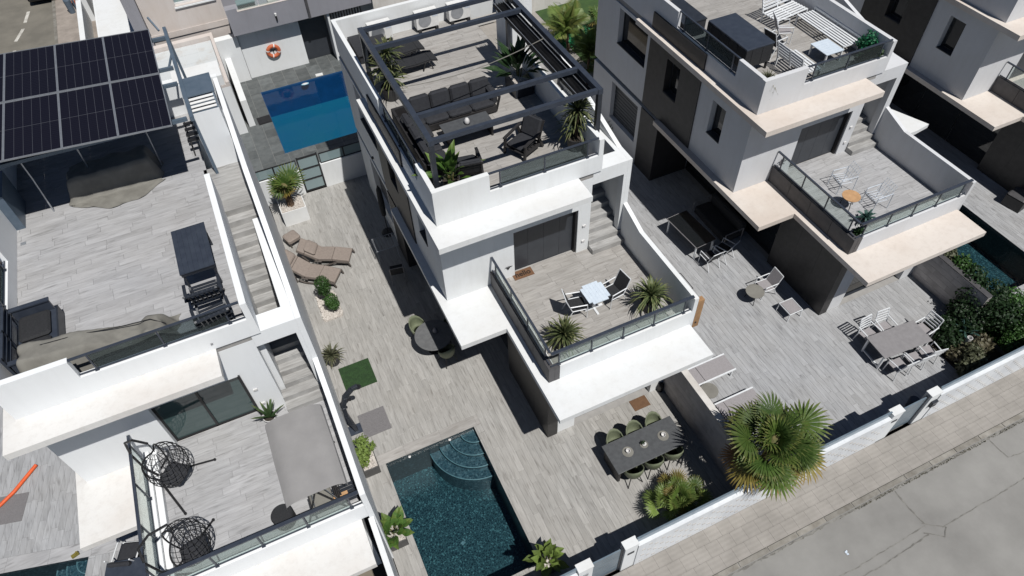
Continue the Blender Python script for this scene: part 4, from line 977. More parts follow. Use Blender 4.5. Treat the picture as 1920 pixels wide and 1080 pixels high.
def ac(label, x):
    t = thing('ac_unit', label, 'air conditioner', (x, 23.0, ZR), 0, 'air conditioners along the back parapet')
    b = MB(); b.box(-.42, .42, -.16, .16, .12, .72); b.build('casing', 'white_plastic', t, bevel=.012)
    b = MB(); b.lathe([(.24, 0), (.24, .012), (.2, .014)], n=20); b.xf(Matrix.Translation((-.1, -.162, .42)) @ Matrix.Rotation(rad(90), 4, 'X')); b.build('fan_grille', 'alu', t)
    for s in (-1, 1): b = MB(); b.box(s*.32-.05, s*.32+.05, -.22, .2, 0, .12); b.build('foot', 'black_metal', t)
    b = MB(); b.box(.2, .4, -.165, -.16, .5, .62); b.build('panel', 'wire_white', t)
for i, x in enumerate((5.1, 6.85, 8.1)): ac(('white air conditioner at the left end of the roof back wall', 'middle white air conditioner on the roof back wall', 'right white air conditioner on the roof back wall')[i], x)
def sunbed(label, loc, rz, m='black_fabric', fm='black_metal', name='sun_lounger', grp=None, w=.62, ln=1.9, back=.35, pillow=None, head=.7, thick=.05):
    t = thing(name, label, 'sun lounger', loc, rz, grp)
    pts = [(-ln/2, .36), (ln*.08, .33), (ln/2-.0, .33+back)]; xs = []
    prof = [(-ln/2, .30), (-ln/2+.25, .36), (-.2, .33), (ln*.12, .36), (ln/2, .36+back)]
    b = MB()
    for (a, c), (d, e) in zip(prof, prof[1:]): b.bar((a, 0, c), (d, 0, e), w, thick)
    b.build('sling', m, t, bevel=.01)
    for s in (-1, 1):
        b = MB(); b.tube([(x, s*(w/2+.02), z-.02) for x, z in prof], .022, 6); b.build('side_rail', fm, t)
        for x in (-ln*.32, ln*.26): b = MB(); b.tube([(x-.16, s*(w/2+.0), .0), (x-.05, s*(w/2+.02), .3), (x+.12, s*(w/2+.02), .3), (x+.2, s*(w/2), 0)], .022, 6); b.build('leg', fm, t)
    if pillow: b = MB(); b.cushion(-.2, .2, -w*.42, w*.42, 0, .09, .04); b.xf(Matrix.Translation((ln/2-.28+pillow, 0, .38+back*.72)) @ Matrix.Rotation(-math.atan2(back, ln*.38), 4, 'Y')); b.build('pillow', m, t)
    return t
sunbed('black roof lounger nearer the corner sofa', (5.35, 20.75, ZR), rad(183), grp='black loungers on the roof'); sunbed('black roof lounger nearer the back wall', (5.2, 21.6, ZR), rad(183), grp='black loungers on the roof'); 
b = MB(); b.box(-.6, .6, -.7, .7, .3, .36); b.box(-.55, .55, -.65, .65, 0, .3); o = b.build('storage_box', 'charcoal_fabric', bevel=.02); o.location = (4.55, 22.5, ZR); tag(o, 'low dark covered seat in the back left roof corner', 'seat')
# ------------------------------------------------------------------ terrace of the middle villa
tt = thing('terrace_table', 'small white chamfered table on the middle villa terrace', 'table', (7.45, 11.3, ZT))
for i in range(7):
    x = -.35+i*.102; c = .09 if i in (0, 6) else 0; b = MB(); b.box(x+.001, x+.101, -.38+c, .38-c, .70, .73); b.build('slat', 'white_table', tt)
b = MB(); b.box(-.3, .3, -.03, .03, .66, .70); b.box(-.05, .05, -.03, .03, .02, .66); b.obox((0, 0, .015), (.6, .07, .03)); b.obox((0, 0, .016), (.07, .6, .031)); b.build('pedestal', 'white_metal', tt)
def sling_chair(label, loc, rz, fab='black_fabric', fm='white_metal', grp=None, arms=True):
    t = thing('garden_chair', label, 'chair', loc, rz, grp)
    b = MB(); b.bar((0, -.24, .43), (0, .2, .41), .46, .025); b.build('seat', fab, t); b = MB(); b.bar((0, .2, .42), (0, .40, .95), .46, .025, (0, 1, 0)); b.build('backrest', fab, t)
    for s in (-1, 1):
        x = s*.25; b = MB(); b.tube([(x, -.26, 0), (x, -.26, .43), (x, .2, .42), (x, .41, .96)], .016, 6); b.build('side_frame', fm, t)
        b = MB(); b.tube([(x, .38, 0), (x, .18, .42)], .016, 6); b.build('leg', fm, t)
        if arms: b = MB(); b.tube([(x+s*.02, -.26, .43), (x+s*.02, -.24, .64), (x+s*.02, .28, .66)], .018, 6); b.build('armrest', fm, t)
    b = MB(); b.tube([(-.25, .41, .96), (.25, .41, .96)], .016, 6); b.build('top_bar', fm, t); return t
sling_chair('black sling chair left of the white terrace table', (6.88, 11.35, ZT), rad(78)); sling_chair('black sling chair right of the white terrace table', (8.1, 11.3, ZT), rad(-82))
mt = thing('door_mat', 'brown doormat reading hello before the dark terrace door', 'mat', (6.11, 13.50, ZT+.001), rad(-1)); b = MB(); b.box(-.34, .34, -.17, .17, 0, .018); b.build('mat_body', 'coir', mt)
cu = bpy.data.curves.new('lettering', 'FONT'); cu.body = 'hello'; cu.size = .27; cu.align_x = 'CENTER'; cu.align_y = 'CENTER'; cu.extrude = .002; cu.offset = .004
o = bpy.data.objects.new('lettering', cu); COL.objects.link(o); cu.materials.append(MATS['black_letters']); o.parent = mt; o.location = (0, .0, .0205)
bpy.context.view_layer.update(); me = bpy.data.meshes.new_from_object(o); bpy.data.objects.remove(o)
o = bpy.data.objects.new('lettering', me); COL.objects.link(o); o.parent = mt; o.location = (0, .0, .0205)
b = MB(); q = random.Random(1)
for i in range(5): a = i*.5-.8; b.tube([(0, 0, 0), (.09*math.sin(a), 0, .10+.05*math.cos(a)), (.15*math.sin(a), -.02, .14)], .008, 5)
o = b.build('wall_hook', 'black_metal'); o.location = (5.63, 13.53, 3.55); tag(o, 'small dark wall ornament beside the doormat', 'ornament')
b = MB(); b.box(9.835, 10.06, 9.5, 9.62, 2.86, 4.1); b.build('x', 'tan_wood') if 0 else None
t = thing('wooden_panel', 'tan wooden panel at the right end of the middle terrace wall', 'panel', (9.95, 9.57, 0)); b = MB(); b.box(-.11, .11, -.06, .10, 2.86, 4.1); b.build('board', 'tan_wood', t); b = MB(); b.lathe([(.03, 0), (.03, .02)], n=10); b.xf(Matrix.Translation((-.02, -.06, 3.1)) @ Matrix.Rotation(rad(90), 4, 'X')); b.build('knob', 'black_metal', t)
b = MB(); b.tube([(9.84, 10.6, 4.2), (9.93, 10.6, 4.2), (9.93, 9.95, 4.2), (9.84, 9.95, 4.2)], .012, 6); tag(b.build('towel_rail', 'black_metal'), 'thin black rail on the outer side of the middle terrace wall', 'rail')
# ------------------------------------------------------------------ middle yard
def shell_chair(label, loc, rz, grp='olive shell chairs'):
    t = thing('shell_chair', label, 'chair', loc, rz, grp); b = MB(); v = []; n = 14; rows = ((.20, .44, 0), (.255, .46, 0), (.285, .58, .35), (.30, .76, .75), (.285, .90, 1.0))
    for k, (r, z, g) in enumerate(rows):
        for i in range(n):
            a = 2*pi*i/n; back = (math.sin(a)+1)/2; zz = z if k < 2 else .46+(z-.46)*(back**1.3*1.0+.18)
            v.append((r*math.cos(a), r*math.sin(a)*(.95)+.04*g*back, zz))
    f = [tuple(range(n))]
    for k in range(len(rows)-1): f += [(k*n+i, k*n+(i+1) % n, (k+1)*n+(i+1) % n, (k+1)*n+i) for i in range(n)]
    b.add(v, f); s = b.build('shell', 'olive_shell', t, smooth=True); so_ = s.modifiers.new('t', 'SOLIDIFY'); so_.thickness = .022
    for sx in (-1, 1):
        for sy in (-1, 1): b = MB(); b.tube([(sx*.12, sy*.12, .43), (sx*.25, sy*.24, 0)], .016, 6); b.build('leg', 'black_metal', t)
    b = MB(); b.bar((-.14, 0, .425), (.14, 0, .425), .28, .02); b.build('leg_frame', 'black_metal', t); return t
dt = thing('dining_table', 'long dark stone dining table in the middle yard with plates and candles', 'table', (7.34, 7.66, 0))
b = MB(); b.box(-1.2, 1.2, -.5, .5, .70, .745); b.build('table_top', 'stone_table', dt, bevel=.008)
for s in (-1, 1): b = MB(); b.box(s*1.08-.04, s*1.08+.04, -.42, .42, 0, .70); b.build('leg_panel', 'charcoal_frame', dt)
nm = ('left', 'middle', 'right')
for i, x in enumerate((6.62, 7.3, 7.98)):
    shell_chair('olive shell chair, %s of the three on the house side of the long table' % nm[i], (x, 8.13, 0), rad(0))
    shell_chair('olive shell chair, %s of the three on the fence side of the long table' % nm[i], (x+.03, 7.16, 0), rad(180))
for i, (x, big) in enumerate(((6.75, 1), (7.31, 0), (7.98, 1))):
    o = thing('table_setting', ('pale woven place mat with a glass at the left end of the long table', 'small plate with a dark plant in the middle of the long table', 'pale woven place mat with a glass at the right end of the long table')[i], 'place mat', (x, 7.66, .746))
    b = MB(); b.lathe([(.17 if big else .125, 0), (.17 if big else .125, .008)], n=22); b.build('mat_disc', 'khaki_cover', o)
    if big: b = MB(); b.lathe([(.06, .008), (.07, .10), (.06, .10), (.05, .02), (.01, .02)], n=14); b.build('candle_glass', 'porcelain', o)
    else:
        b = MB(); b.lathe([(.06, .008), (.07, .05)], n=12); b.build('bowl', 'porcelain', o); clump(o, 'sprig', 'deep_green', [(-.03, .03, .1, .06, 1)], 40, .05, 3)
t = thing('door_mat', 'plain brown doormat before the ground floor door of the middle villa', 'mat', (8.25, 9.28, .001)); b = MB(); b.box(-.29, .29, -.2, .2, 0, .016); b.build('mat_body', 'coir_plain', t)
rt_ = thing('round_table', 'round dark stone table half in the shade of the middle villa', 'table', (3.07, 14.28, 0)); b = MB(); b.lathe([(.64, .70), (.65, .715), (.65, .74), (.64, .745)], n=40); b.build('table_top', 'stone_round', rt_)
b = MB(); b.lathe([(.3, 0), (.3, .02), (.05, .05), (.05, .70)], n=18); b.build('pedestal', 'black_metal', rt_)
v_ = thing('vase', 'small grey jar standing on the round stone table', 'vase', (3.17, 14.36, .745)); b = MB(); b.lathe([(.05, 0), (.085, .05), (.085, .12), (.05, .17), (.055, .2)], n=16); b.build('jar', 'grey_table', v_, smooth=True)
for i, (az, lb) in enumerate(((118, 'olive shell chair at the sunny upper left of the round table'), (-75, 'olive shell chair at the lower edge of the round table'), (20, 'olive shell chair in deep shade right of the round table'))):
    a = rad(az); shell_chair(lb, (3.07+.72*math.cos(a), 14.28+.72*math.sin(a), 0), a-pi/2)
# beige loungers and their side table
def resin_lounger(label, loc, rz, pil):
    t = thing('sun_lounger', label, 'sun lounger', loc, rz, 'beige loungers in the middle yard')
    prof = [(-.95, .24), (-.3, .32), (.25, .30), (.72, .62), (.98, .78)]
    b = MB()
    for (a, c), (d, e) in zip(prof, prof[1:]): b.bar((a, 0, c+.02), (d, 0, e+.02), .66, .16)
    b.build('cushion', 'taupe_fabric', t, bevel=.03)
    for s in (-1, 1):
        b = MB(); b.tube([(-.98, s*.36, .05), (-.93, s*.36, .24), (-.5, s*.37, .27), (-.1, s*.37, .10), (.25, s*.37, .06), (.5, s*.37, .16), (.35, s*.37, .30), (.1, s*.37, .28)], .035, 7); b.build('side_frame', 'taupe_frame', t)
        b = MB(); b.tube([(.6, s*.36, .0), (.62, s*.36, .3), (.8, s*.36, .55)], .035, 7); b.build('leg', 'taupe_frame', t)
    b = MB(); b.cushion(-.23, .23, -.29, .29, 0, .13, .05); b.xf(Matrix.Translation((pil, 0, .635 if pil < .6 else .895)) @ Matrix.Rotation(rad(-34), 4, 'Y')); b.build('pillow', 'taupe_fabric', t)
resin_lounger('beige lounger behind, with its pillow halfway down the backrest', (.78, 20.05, 0), rad(152), .55); resin_lounger('beige lounger in front, with its pillow at the very top', (.12, 19.35, 0), rad(143), .95)
t = thing('side_table', 'small square covered side table behind the beige loungers', 'side table', (-.22, 21.55, 0), rad(20)); b = MB(); b.cushion(-.27, .27, -.27, .27, .22, .44, .05); b.build('cover', 'taupe_fabric', t)
for sx in (-1, 1):
    for sy in (-1, 1): b = MB(); b.bar((sx*.2, sy*.2, 0), (sx*.2, sy*.2, .23), .045); b.build('leg', 'taupe_frame', t)
pl = thing('white_planter', 'square white planter with pale gravel below the small fan palm', 'planter', (.23, 23.04, 0)); b = MB(); b.box(-.5, .5, -.47, .47, 0, .66); b.box(-.5, -.47, -.47, .47, .66, .72); b.box(.47, .5, -.47, .47, .66, .72); b.box(-.47, .47, -.47, -.44, .66, .72); b.box(-.47, .47, .44, .47, .66, .72); b.build('box', 'planter_white', pl)
b = MB(); q = random.Random(9); b.box(-.469, .469, -.439, .439, .661, .69)
for i in range(200): b.obox((q.uniform(-.44, .44), q.uniform(-.41, .41), .695), (q.uniform(.03, .06),)*3, q.uniform(0, 3), q.uniform(0, 3))
tag(b.build('pebbles', 'white_pebble', pl), kind='stuff')
m_ = thing('grass_mat', 'green artificial grass mat on the yard floor', 'mat', (.26, 14.36, .001)); b = MB(); b.box(-.53, .53, -.53, .53, 0, .025); b.build('mat_body', 'turf', m_)
b = MB(); q = random.Random(3)
for i in range(2500): x, y, a = q.uniform(-.53, .53), q.uniform(-.53, .53), q.uniform(0, 6.3); b.add([(x, y, .024), (x+.012*math.cos(a), y+.012*math.sin(a), .024), (x+.01*math.sin(a), y-.01*math.cos(a), .05)], [(0, 1, 2)])
tag(b.build('blades', 'turf', m_), kind='stuff')
m_ = thing('pebble_mat', 'grey pebble tile square below the black outdoor shower', 'mat', (.23, 12.4, .001)); b = MB(); b.box(-.44, .44, -.45, .45, 0, .012); b.build('mat_body', 'grey_pebble', m_)
b = MB()
for i in range(900): b.obox((q.uniform(-.42, .42), q.uniform(-.43, .43), q.uniform(.0115, .0165)), (q.uniform(.02, .045), q.uniform(.02, .04), .004), q.uniform(0, 3))
tag(b.build('pebbles', 'grey_pebble', m_), kind='stuff')
sw = thing('outdoor_shower', 'black curved outdoor shower column on its footplate', 'shower', (-.50, 12.42, 0)); b = MB(); b.box(-.2, .3, -.2, .16, 0, .02); b.build('footplate', 'anthracite_blue', sw)
b = MB(); P = [(.12, -.02, .0), (.06, -.02, .5), (.0, -.02, 1.0), (.02, -.02, 1.5), (.16, -.02, 1.95), (.42, -.02, 2.2), (.62, -.02, 2.25)]; wd = (.17, .18, .2, .2, .17, .13, .1)
for (p, c, a, d) in zip(P, P[1:], wd, wd[1:]): b.bar(p, c, (a+d)/2, .12, (0, 1, 0)) if 0 else b.bar(p, c, .12, (a+d)/2, (0, 1, 0))
b.build('column', 'anthracite', sw, bevel=.02); b = MB(); b.lathe([(.09, 0), (.09, .02)], (.62, -.02, 2.17), 16); b.build('shower_head', 'black_metal', sw); b = MB(); b.obox((.2, -.02, 1.72), (.12, .05, .05)); b.lathe([(.04, 0), (.05, .05)], (.27, -.02, 1.68), 10); b.build('tap', 'black_metal', sw)
ps = thing('closed_parasol', 'closed black parasol standing on its base in the shaded passage', 'parasol', (3.36, 20.4, 0)); b = MB(); b.lathe([(.26, 0), (.26, .05), (.2, .08)], n=18); b.build('base', 'black_metal', ps)
b = MB(); b.lathe([(.02, .08), (.02, .9), (.09, 1.0), (.12, 1.6), (.09, 2.3), (.02, 2.5)], n=10); b.build('canopy', 'black_fabric', ps)
gs = thing('drying_rack', 'thin metal drying rack standing in the shade of the middle villa', 'rack', (2.95, 19.2, 0)); b = MB()
for i in range(7): b.tube([(-.4+i*.13, -.35, .75), (-.4+i*.13, .35, .75)], .007, 4)
b.build('wires', 'alu', gs); b = MB(); b.tube([(-.42, -.36, .75), (.42, -.36, .75), (.42, .36, .75), (-.42, .36, .75)], .012, 5, True); b.build('frame', 'alu', gs)
for s in (-1, 1): b = MB(); b.tube([(s*.4, -.34, 0), (s*.36, .34, .75)], .012, 5); b.tube([(s*.38, .34, 0), (s*.42, -.34, .75)], .012, 5); b.build('leg', 'alu', gs)
sling_chair('dark chair with a pale metal frame in the shade by the middle villa', (2.95, 17.95, 0), rad(170), 'black_fabric', 'grey_table')
b = MB(); b.lathe([(.02, 0), (.05, .03), (.04, .1)], n=8); o = b.build('wall_lamp', 'black_metal'); o.location = (3.50, 20.9, 3.35); tag(o, 'small black wall lamp on the left side of the middle villa', 'lamp')
b = MB(); b.lathe([(.10, 0), (.11, .32), (.08, .36)], n=6); o = b.build('floor_lantern', 'black_metal'); o.location = (9.1, 9.42, 0); tag(o, 'short dark floor lantern at the house end of the grey dividing wall', 'lantern')
# ------------------------------------------------------------------ left villa: solar carport, covered furniture, terrace
ar = thing('solar_array', 'raised array of dark solar panels on thin posts over the left roof terrace', 'solar panels', (-3.92, 17.47, 9.16)); ar.rotation_euler = (0, rad(4.1), 0)
def solar(cx, cy, w, h):
    b = MB(); b.box(cx-w/2, cx+w/2, cy-h/2, cy+h/2, -.015, .0); p = b.build('solar_panel', 'solar_cell', ar)
    b = MB(); e = .026
    b.box(cx-w/2-e, cx+w/2+e, cy-h/2-e, cy-h/2, -.03, .012); b.box(cx-w/2-e, cx+w/2+e, cy+h/2, cy+h/2+e, -.03, .012); b.box(cx-w/2-e, cx-w/2, cy-h/2, cy+h/2, -.03, .012); b.box(cx+w/2, cx+w/2+e, cy-h/2, cy+h/2, -.03, .012); b.build('frame', 'alu', p)
    b = MB()
    for i in range(1, 6): x = cx-w/2+w*i/6; b.box(x-.004, x+.004, cy-h/2, cy+h/2, 0, .003)
    b.box(cx-w/2, cx+w/2, cy-.006, cy+.006, 0, .0031); b.build('cell_line', 'solar_line', p)
for r in (0, 1):
    for c in range(4): solar(1.31-c*1.30, 1.32+r*2.70, 1.245, 2.60)
cpt = thing('carport_frame', 'steel-blue beams and pale posts carrying the solar panels', 'frame', (0, 0, 0))
b = MB(); b.bar((-1.56, 23.1, 8.78), (-1.48, 17.9, 8.78), .10, .14); b.build('side_beam', 'steel_blue', cpt)
for y in (22.7, 20.85, 19.95, 18.1): b = MB(); b.bar((-6.4, y, 8.82 if y > 18.5 else 8.80), (-1.62, y, 8.70), .09, .10); b.build('cross_beam', 'steel_blue', cpt)
b = MB(); b.bar((-1.72, 22.9, 8.86), (-1.9, 23.3, 9.15), .05); b.bar((-1.75, 20.85, 8.7), (-1.55, 21.6, 8.75), .05); b.build('brace', 'steel_blue', cpt)
for (x, y) in ((-5.98, 18.72), (-4.75, 19.3), (-2.95, 19.4)): b = MB(); b.tube([(x, y, ZR), (x+.04, y-.02, 7.8), (x+.04, y-.05, 8.98)], .022, 6); b.build('post', 'alu', cpt)
for (x, y) in ((-1.56, 22.9), (-1.5, 18.3), (-6.6, 22.9)): b = MB(); b.bar((x, y, ZR), (x, y, 8.72), .08, .08, (0, 1, 0)); b.build('corner_post', 'steel_blue', cpt)
def draped(name, label, cat, m, outline, zf, seed, loc=(0, 0, 0), rz=0, folds=.05, bow=0):
    """cloth cover over furniture: grid draped over a height function"""
    t = thing(name, label, cat, loc, rz); q = random.Random(seed); b = MB(); nx, ny = 64, 44; x0, x1, y0, y1 = outline; ph = [q.uniform(0, 6) for _ in range(6)]
    for j in range(ny+1):
        for i in range(nx+1):
            u, v = i/nx, j/ny; x = x0+(x1-x0)*u; y = y0+(y1-y0)*v+bow*(2*u-1)**2*max(0, 1-v*2.6); z = zf(u, v); e = min(u, 1-u, v, 1-v)
            w = folds*(1-min(1, e*3))
            z += .018*math.sin(9*u+ph[0])*math.sin(7*v+ph[1])+.012*math.sin(23*u+11*v+ph[4])+.014*abs(math.sin(15*u-9*v+ph[2]+1.5*math.sin(4*v)))*min(1, e*8)-.012*abs(math.sin(31*u+17*v*math.sin(3*u+ph[5]))); x += w*math.sin(21*v+ph[2])+.02*math.sin(9*v+ph[5]); y += w*math.sin(19*u+ph[3])
            b.v.append((x, y, max(.012, z)))
    for j in range(ny):
        for i in range(nx): k = j*(nx+1)+i; b.f.append((k, k+1, k+nx+2, k+nx+1))
    b.build('cover', m, t, smooth=True); return t
def sm(a, c, x): f = max(0, min(1, (x-a)/(c-a))); return f*f*(3-2*f)
def zbig(u, v): return .035+.72*sm(.0, .10, u)*sm(1, .90, u)*sm(1.0, .93, v)*sm(.40, .48, v)*(1-.12*sm(.5, 1, v))
draped('covered_sofa', 'large khaki cover over furniture, mostly in shade under the solar panels', 'cover', 'khaki_cover', (-5.5, -2.95, 18.1, 19.75), zbig, 3, (0, 0, ZR), 0, .05, .62)
def zlow(u, v):
    h = .72*sm(0, .06, u)*sm(1, .93, u)*sm(0, .30, v)*sm(1, .62, v); return h*(1-.30*sm(.40, .72, u)+.22*sm(.78, .86, u))+.02
draped('covered_lounger', 'long khaki cover tied with cord along the front rail of the left roof', 'cover', 'khaki_cover', (-1.72, 1.72, -.66, .64), zlow, 5, (-5.05, 12.88, ZR), rad(-7), .04)
b = MB(); b.tube([(-6.1, 13.05, 7.34), (-5.3, 12.98, 7.34), (-4.5, 12.9, 7.24), (-3.75, 12.75, 7.3), (-3.45, 12.55, 7.2)], .012, 5); tag(b.build('tie_cord', 'black_metal'), 'thin dark cord lying across the long khaki cover', 'cord')
# garden chest and folding slat chairs
ch = thing('dark_table', 'dark slatted table by the stair wall of the left roof terrace', 'table', (-2.5, 14.62, ZR))
for i in range(7): x = -.42+i*.12; b = MB(); b.box(x+.0015, x+.1185, -.82, .84, .72, .745); b.build('slat', 'anthracite_blue', ch)
for sx in (-1, 1):
    for sy in (-1, 1): b = MB(); b.bar((sx*.36, sy*.74, 0), (sx*.36, sy*.74, .70), .05); b.build('leg', 'anthracite', ch)
b = MB(); b.box(-.40, .40, -.80, -.76, .62, .718); b.box(-.40, .40, .76, .80, .62, .718); b.build('apron', 'anthracite', ch)
def slat_chair(label, loc, rz):
    t = thing('folding_chair', label, 'chair', loc, rz, 'black slatted folding chairs'); m = 'anthracite'; t.scale = (1.35, 1.2, 1.0)
    for i in range(6): x = -.20+i*.08; b = MB(); b.bar((x, .20, .46), (x, .42, 1.02), .045, .02, (1, 0, 0)); b.build('back_slat', m, t)
    for i in range(6): y = -.26+i*.085; b = MB(); b.bar((-.25, y, .44), (.25, y, .44), .06, .02); b.build('seat_slat', m, t)
    b = MB(); b.bar((-.27, .205, .47), (.27, .205, .47), .06, .03); b.bar((-.27, .42, 1.0), (.27, .42, 1.0), .07, .03); b.bar((-.27, .31, .74), (.27, .31, .74), .05, .03); b.build('back_rail', m, t)
    for s in (-1, 1):
        b = MB(); b.bar((s*.27, -.30, 0), (s*.27, .45, 1.05), .04, .04); b.build('leg', m, t); b = MB(); b.bar((s*.24, .34, 0), (s*.24, -.28, .46), .04, .04); b.build('leg', m, t)
        b = MB(); b.bar((s*.3, -.22, .66), (s*.3, .28, .68), .055, .03); b.build('armrest', m, t)
slat_chair('black slatted folding chair next to the dark slatted table', (-2.5, 13.25, ZR), rad(180)); slat_chair('black slatted folding chair nearest the front rail of the left roof', (-2.42, 12.42, ZR), rad(186))
so2 = thing('garden_sofa', 'black framed sofa at the left edge of the left roof terrace', 'sofa', (-6.35, 13.85, ZR)); m = 'black_metal'
b = MB(); b.box(-.42, .44, -1.0, .72, .22, .30); b.build('seat_frame', 'anthracite_blue', so2)
for y in (-.98, -.14): b = MB(); b.cushion(-.38, .32, y, y+.80, .30, .42); b.build('seat_cushion', 'black_fabric', so2)
for y in (-1.0, .68): b = MB(); b.box(-.44, .40, y, y+.06, .30, .62); b.box(-.48, .42, y-.03, y+.09, .62, .66); b.build('armrest', 'anthracite_blue', so2)
for k, z in enumerate((.50, .66, .82)): b = MB(); b.bar((-.5, -1, z), (-.5, .74, z), .06, .05); b.build('back_bar', 'anthracite_blue', so2)
for y in (-.98, -.12, .72): b = MB(); b.bar((-.5, y, .0), (-.5, y, .9), .06, .06, (0, 1, 0)); b.build('back_post', 'anthracite_blue', so2)
b = MB(); b.box(.45, .49, -1.0, .72, .05, .36); b.build('front_board', 'anthracite', so2)
b = MB(); b.box(-7.05, -6.45, 15.6, 18.9, ZR, 7.25); b.build('x', 'grey_render') if 0 else None
sc = thing('privacy_screen', 'grey shaded screen box at the left edge under the solar panels', 'screen', (-7.0, 18.95, ZR)); b = MB(); b.box(-.08, .28, -.6, .6, 0, 1.15); b.build('board', 'steel_blue', sc)
b = MB(); b.box(-.07, .07, -.06, .06, 0, .006); o = b.build('floor_drain', 'alu'); o.location = (-6.79, 17.72, ZR); tag(o, 'small square metal drain in the left roof floor', 'drain')
bk = thing('shaft_bench', 'black slatted rack leaning in the shade beside the vent shaft', 'rack', (-1.78, 20.0, ZR)); 
for i in range(4): b = MB(); b.bar((-.22, -.5+i*.3, .5), (.12, -.5+i*.3, .5), .14, .03); b.build('slat', 'black_metal', bk)
for s in (-1, 1): b = MB(); b.bar((s*.18, -.6, 0), (s*.18, .6, .52), .04); b.build('leg', 'black_metal', bk)
# swing seat with canopy
sg = thing('swing_seat', 'grey canopied swing seat on the left villa terrace', 'swing', (-1.59, 9.28, ZT)); b = MB(); nx, ny = 16, 10
for j in range(ny+1):
    for i in range(nx+1):
        u, v = i/nx*2-1, j/ny*2-1; x = .70*u; y = 1.16*v
        z = 1.92-.55*max(0, abs(u)-.55)**1.8-.03*v*v; b.v.append((x*(1-.02*abs(v)), y, z))
for j in range(ny):
    for i in range(nx): k = j*(nx+1)+i; b.f.append((k, k+1, k+nx+2, k+nx+1))
# hanging valances
o = len(b.v)
for s in (-1, 1):
    for j in range(ny+1): v = j/ny*2-1; zz = 1.92-.55*.45**1.8-.03*v*v; b.v += [(s*.70*(1-.02*abs(v)), 1.16*v, zz), (s*.715, 1.17*v, zz-.14)]
for s in range(2):
    for j in range(ny): k = o+s*2*(ny+1)+2*j; b.f.append((k, k+1, k+3, k+2))
b.build('canopy', 'grey_canopy', sg, smooth=True)
for s in (-1, 1):
    b = MB(); b.tube([(-.62, s*1.05, 0), (0, s*1.05, 1.78), (.62, s*1.05, 0)], .028, 7); b.build('side_frame', 'charcoal_frame', sg); b = MB(); b.bar((-.5, s*1.05, .4), (.5, s*1.05, .4), .04); b.build('cross_bar', 'charcoal_frame', sg)
b = MB(); b.tube([(0, -1.05, 1.78), (0, 1.05, 1.78)], .028, 7); b.build('top_bar', 'charcoal_frame', sg)
for i in range(5): b = MB(); b.bar((-.30+i*.12, -.95, .5), (-.30+i*.12, .95, .5), .09, .025); b.build('seat_slat', 'charcoal_frame', sg)
for i in range(4): b = MB(); b.bar((.30+i*.05, -.95, .6+i*.12), (.30+i*.05, .95, .6+i*.12), .025, .09); b.build('back_slat', 'charcoal_frame', sg)
b = MB(); b.cushion(-.30, .22, -.85, .8, .52, .62); b.build('seat_cushion', 'khaki_cover', sg)
for s in (-1, 1): b = MB(); b.tube([(-.1, s*.9, 1.75), (-.25, s*.92, .5)], .012, 5); b.tube([(.1, s*.9, 1.75), (.35, s*.92, .7)], .012, 5); b.build('hanger', 'alu', sg)
fb = thing('slatted_bench', 'dark slatted bench with a tan board below the canopied swing seat', 'bench', (-1.35, 8.62, ZT)); 
for i in range(5): b = MB(); b.bar((-.62, -.22+i*.1, .42), (.55, -.22+i*.1, .42), .075, .025); b.build('slat', 'anthracite', fb)
for sx in (-1, 1): b = MB(); b.bar((sx*.55, -.22, 0), (sx*.6, .22, .42), .05); b.bar((sx*.55, .22, 0), (sx*.6, -.22, .42), .05); b.build('leg', 'anthracite', fb)
b = MB(); b.box(-.36, .34, -.2, .02, .436, .455); b.build('board', 'light_wood', fb)
pf = thing('pouf', 'round black pouf by the front glass rail of the left terrace', 'pouf', (-2.63, 8.75, ZT)); b = MB(); b.lathe([(.25, 0), (.27, .04), (.27, .40), (.25, .44), (.01, .445)], n=28); b.build('cover', 'black_fabric', pf)
def egg_chair(label, loc, rz, seed, upright=True):
    t = thing('hanging_chair', label, 'hanging chair', loc, rz, 'black hanging egg chairs'); q = random.Random(seed); m = 'black_metal'
    b = MB(); C0 = Vector((0, 0, 1.0)); rx, ry, rz_ = .52, .50, .68
    def P(th, ph): return C0+Vector((rx*math.sin(th)*math.cos(ph), ry*math.sin(th)*math.sin(ph), rz_*math.cos(th)))
    for k in range(15):
        ph = rad(-228+k*276/14+0); pts = [P(rad(8+i*164/10), ph+.03*math.sin(i*.9+k)) for i in range(11)]; b.tube(pts, .009, 4)
    for k in range(11):
        th = rad(22+k*13.8); b.tube([P(th+.012*math.sin(i*1.7+k), rad(-228+i*276/16)) for i in range(17)], .008, 4)
    b.build('basket', m, t)
    b = MB(); b.tube([P(rad(8+i*164/14), rad(-228)) for i in range(15)]+[P(rad(172-i*164/14), rad(48)) for i in range(15)], .022, 6, True); b.build('rim', m, t)
    b = MB(); b.tube([(0, .5, .03), (-.05, .78, .5), (-.02, .88, 1.2), (0, .75, 1.8), (0, .42, 2.08), (0, .0, 2.08)], .03, 7); b.build('stand_arch', m, t)
    for (dx, dy) in ((-.75, -.55), (.75, -.55)): b = MB(); b.tube([(0, .72, .05), (dx, dy, .03)], .028, 6); b.build('foot', m, t); b = MB(); b.lathe([(.035, 0), (.035, .05)], (dx, dy, 0), 8); b.build('foot_cap', m, t)
    b = MB(); b.tube([(-.55, .72, .03), (.55, .72, .03)], .028, 6); b.build('foot_bar', m, t)
    b = MB(); b.tube([(0, 0, 2.06), (0, 0, 1.68)], .012, 5); b.build('chain', m, t)
    b = MB(); b.cushion(-.3, .3, -.3, .3, .42, .52, .06); b.build('seat_cushion', 'charcoal_fabric', t); return t
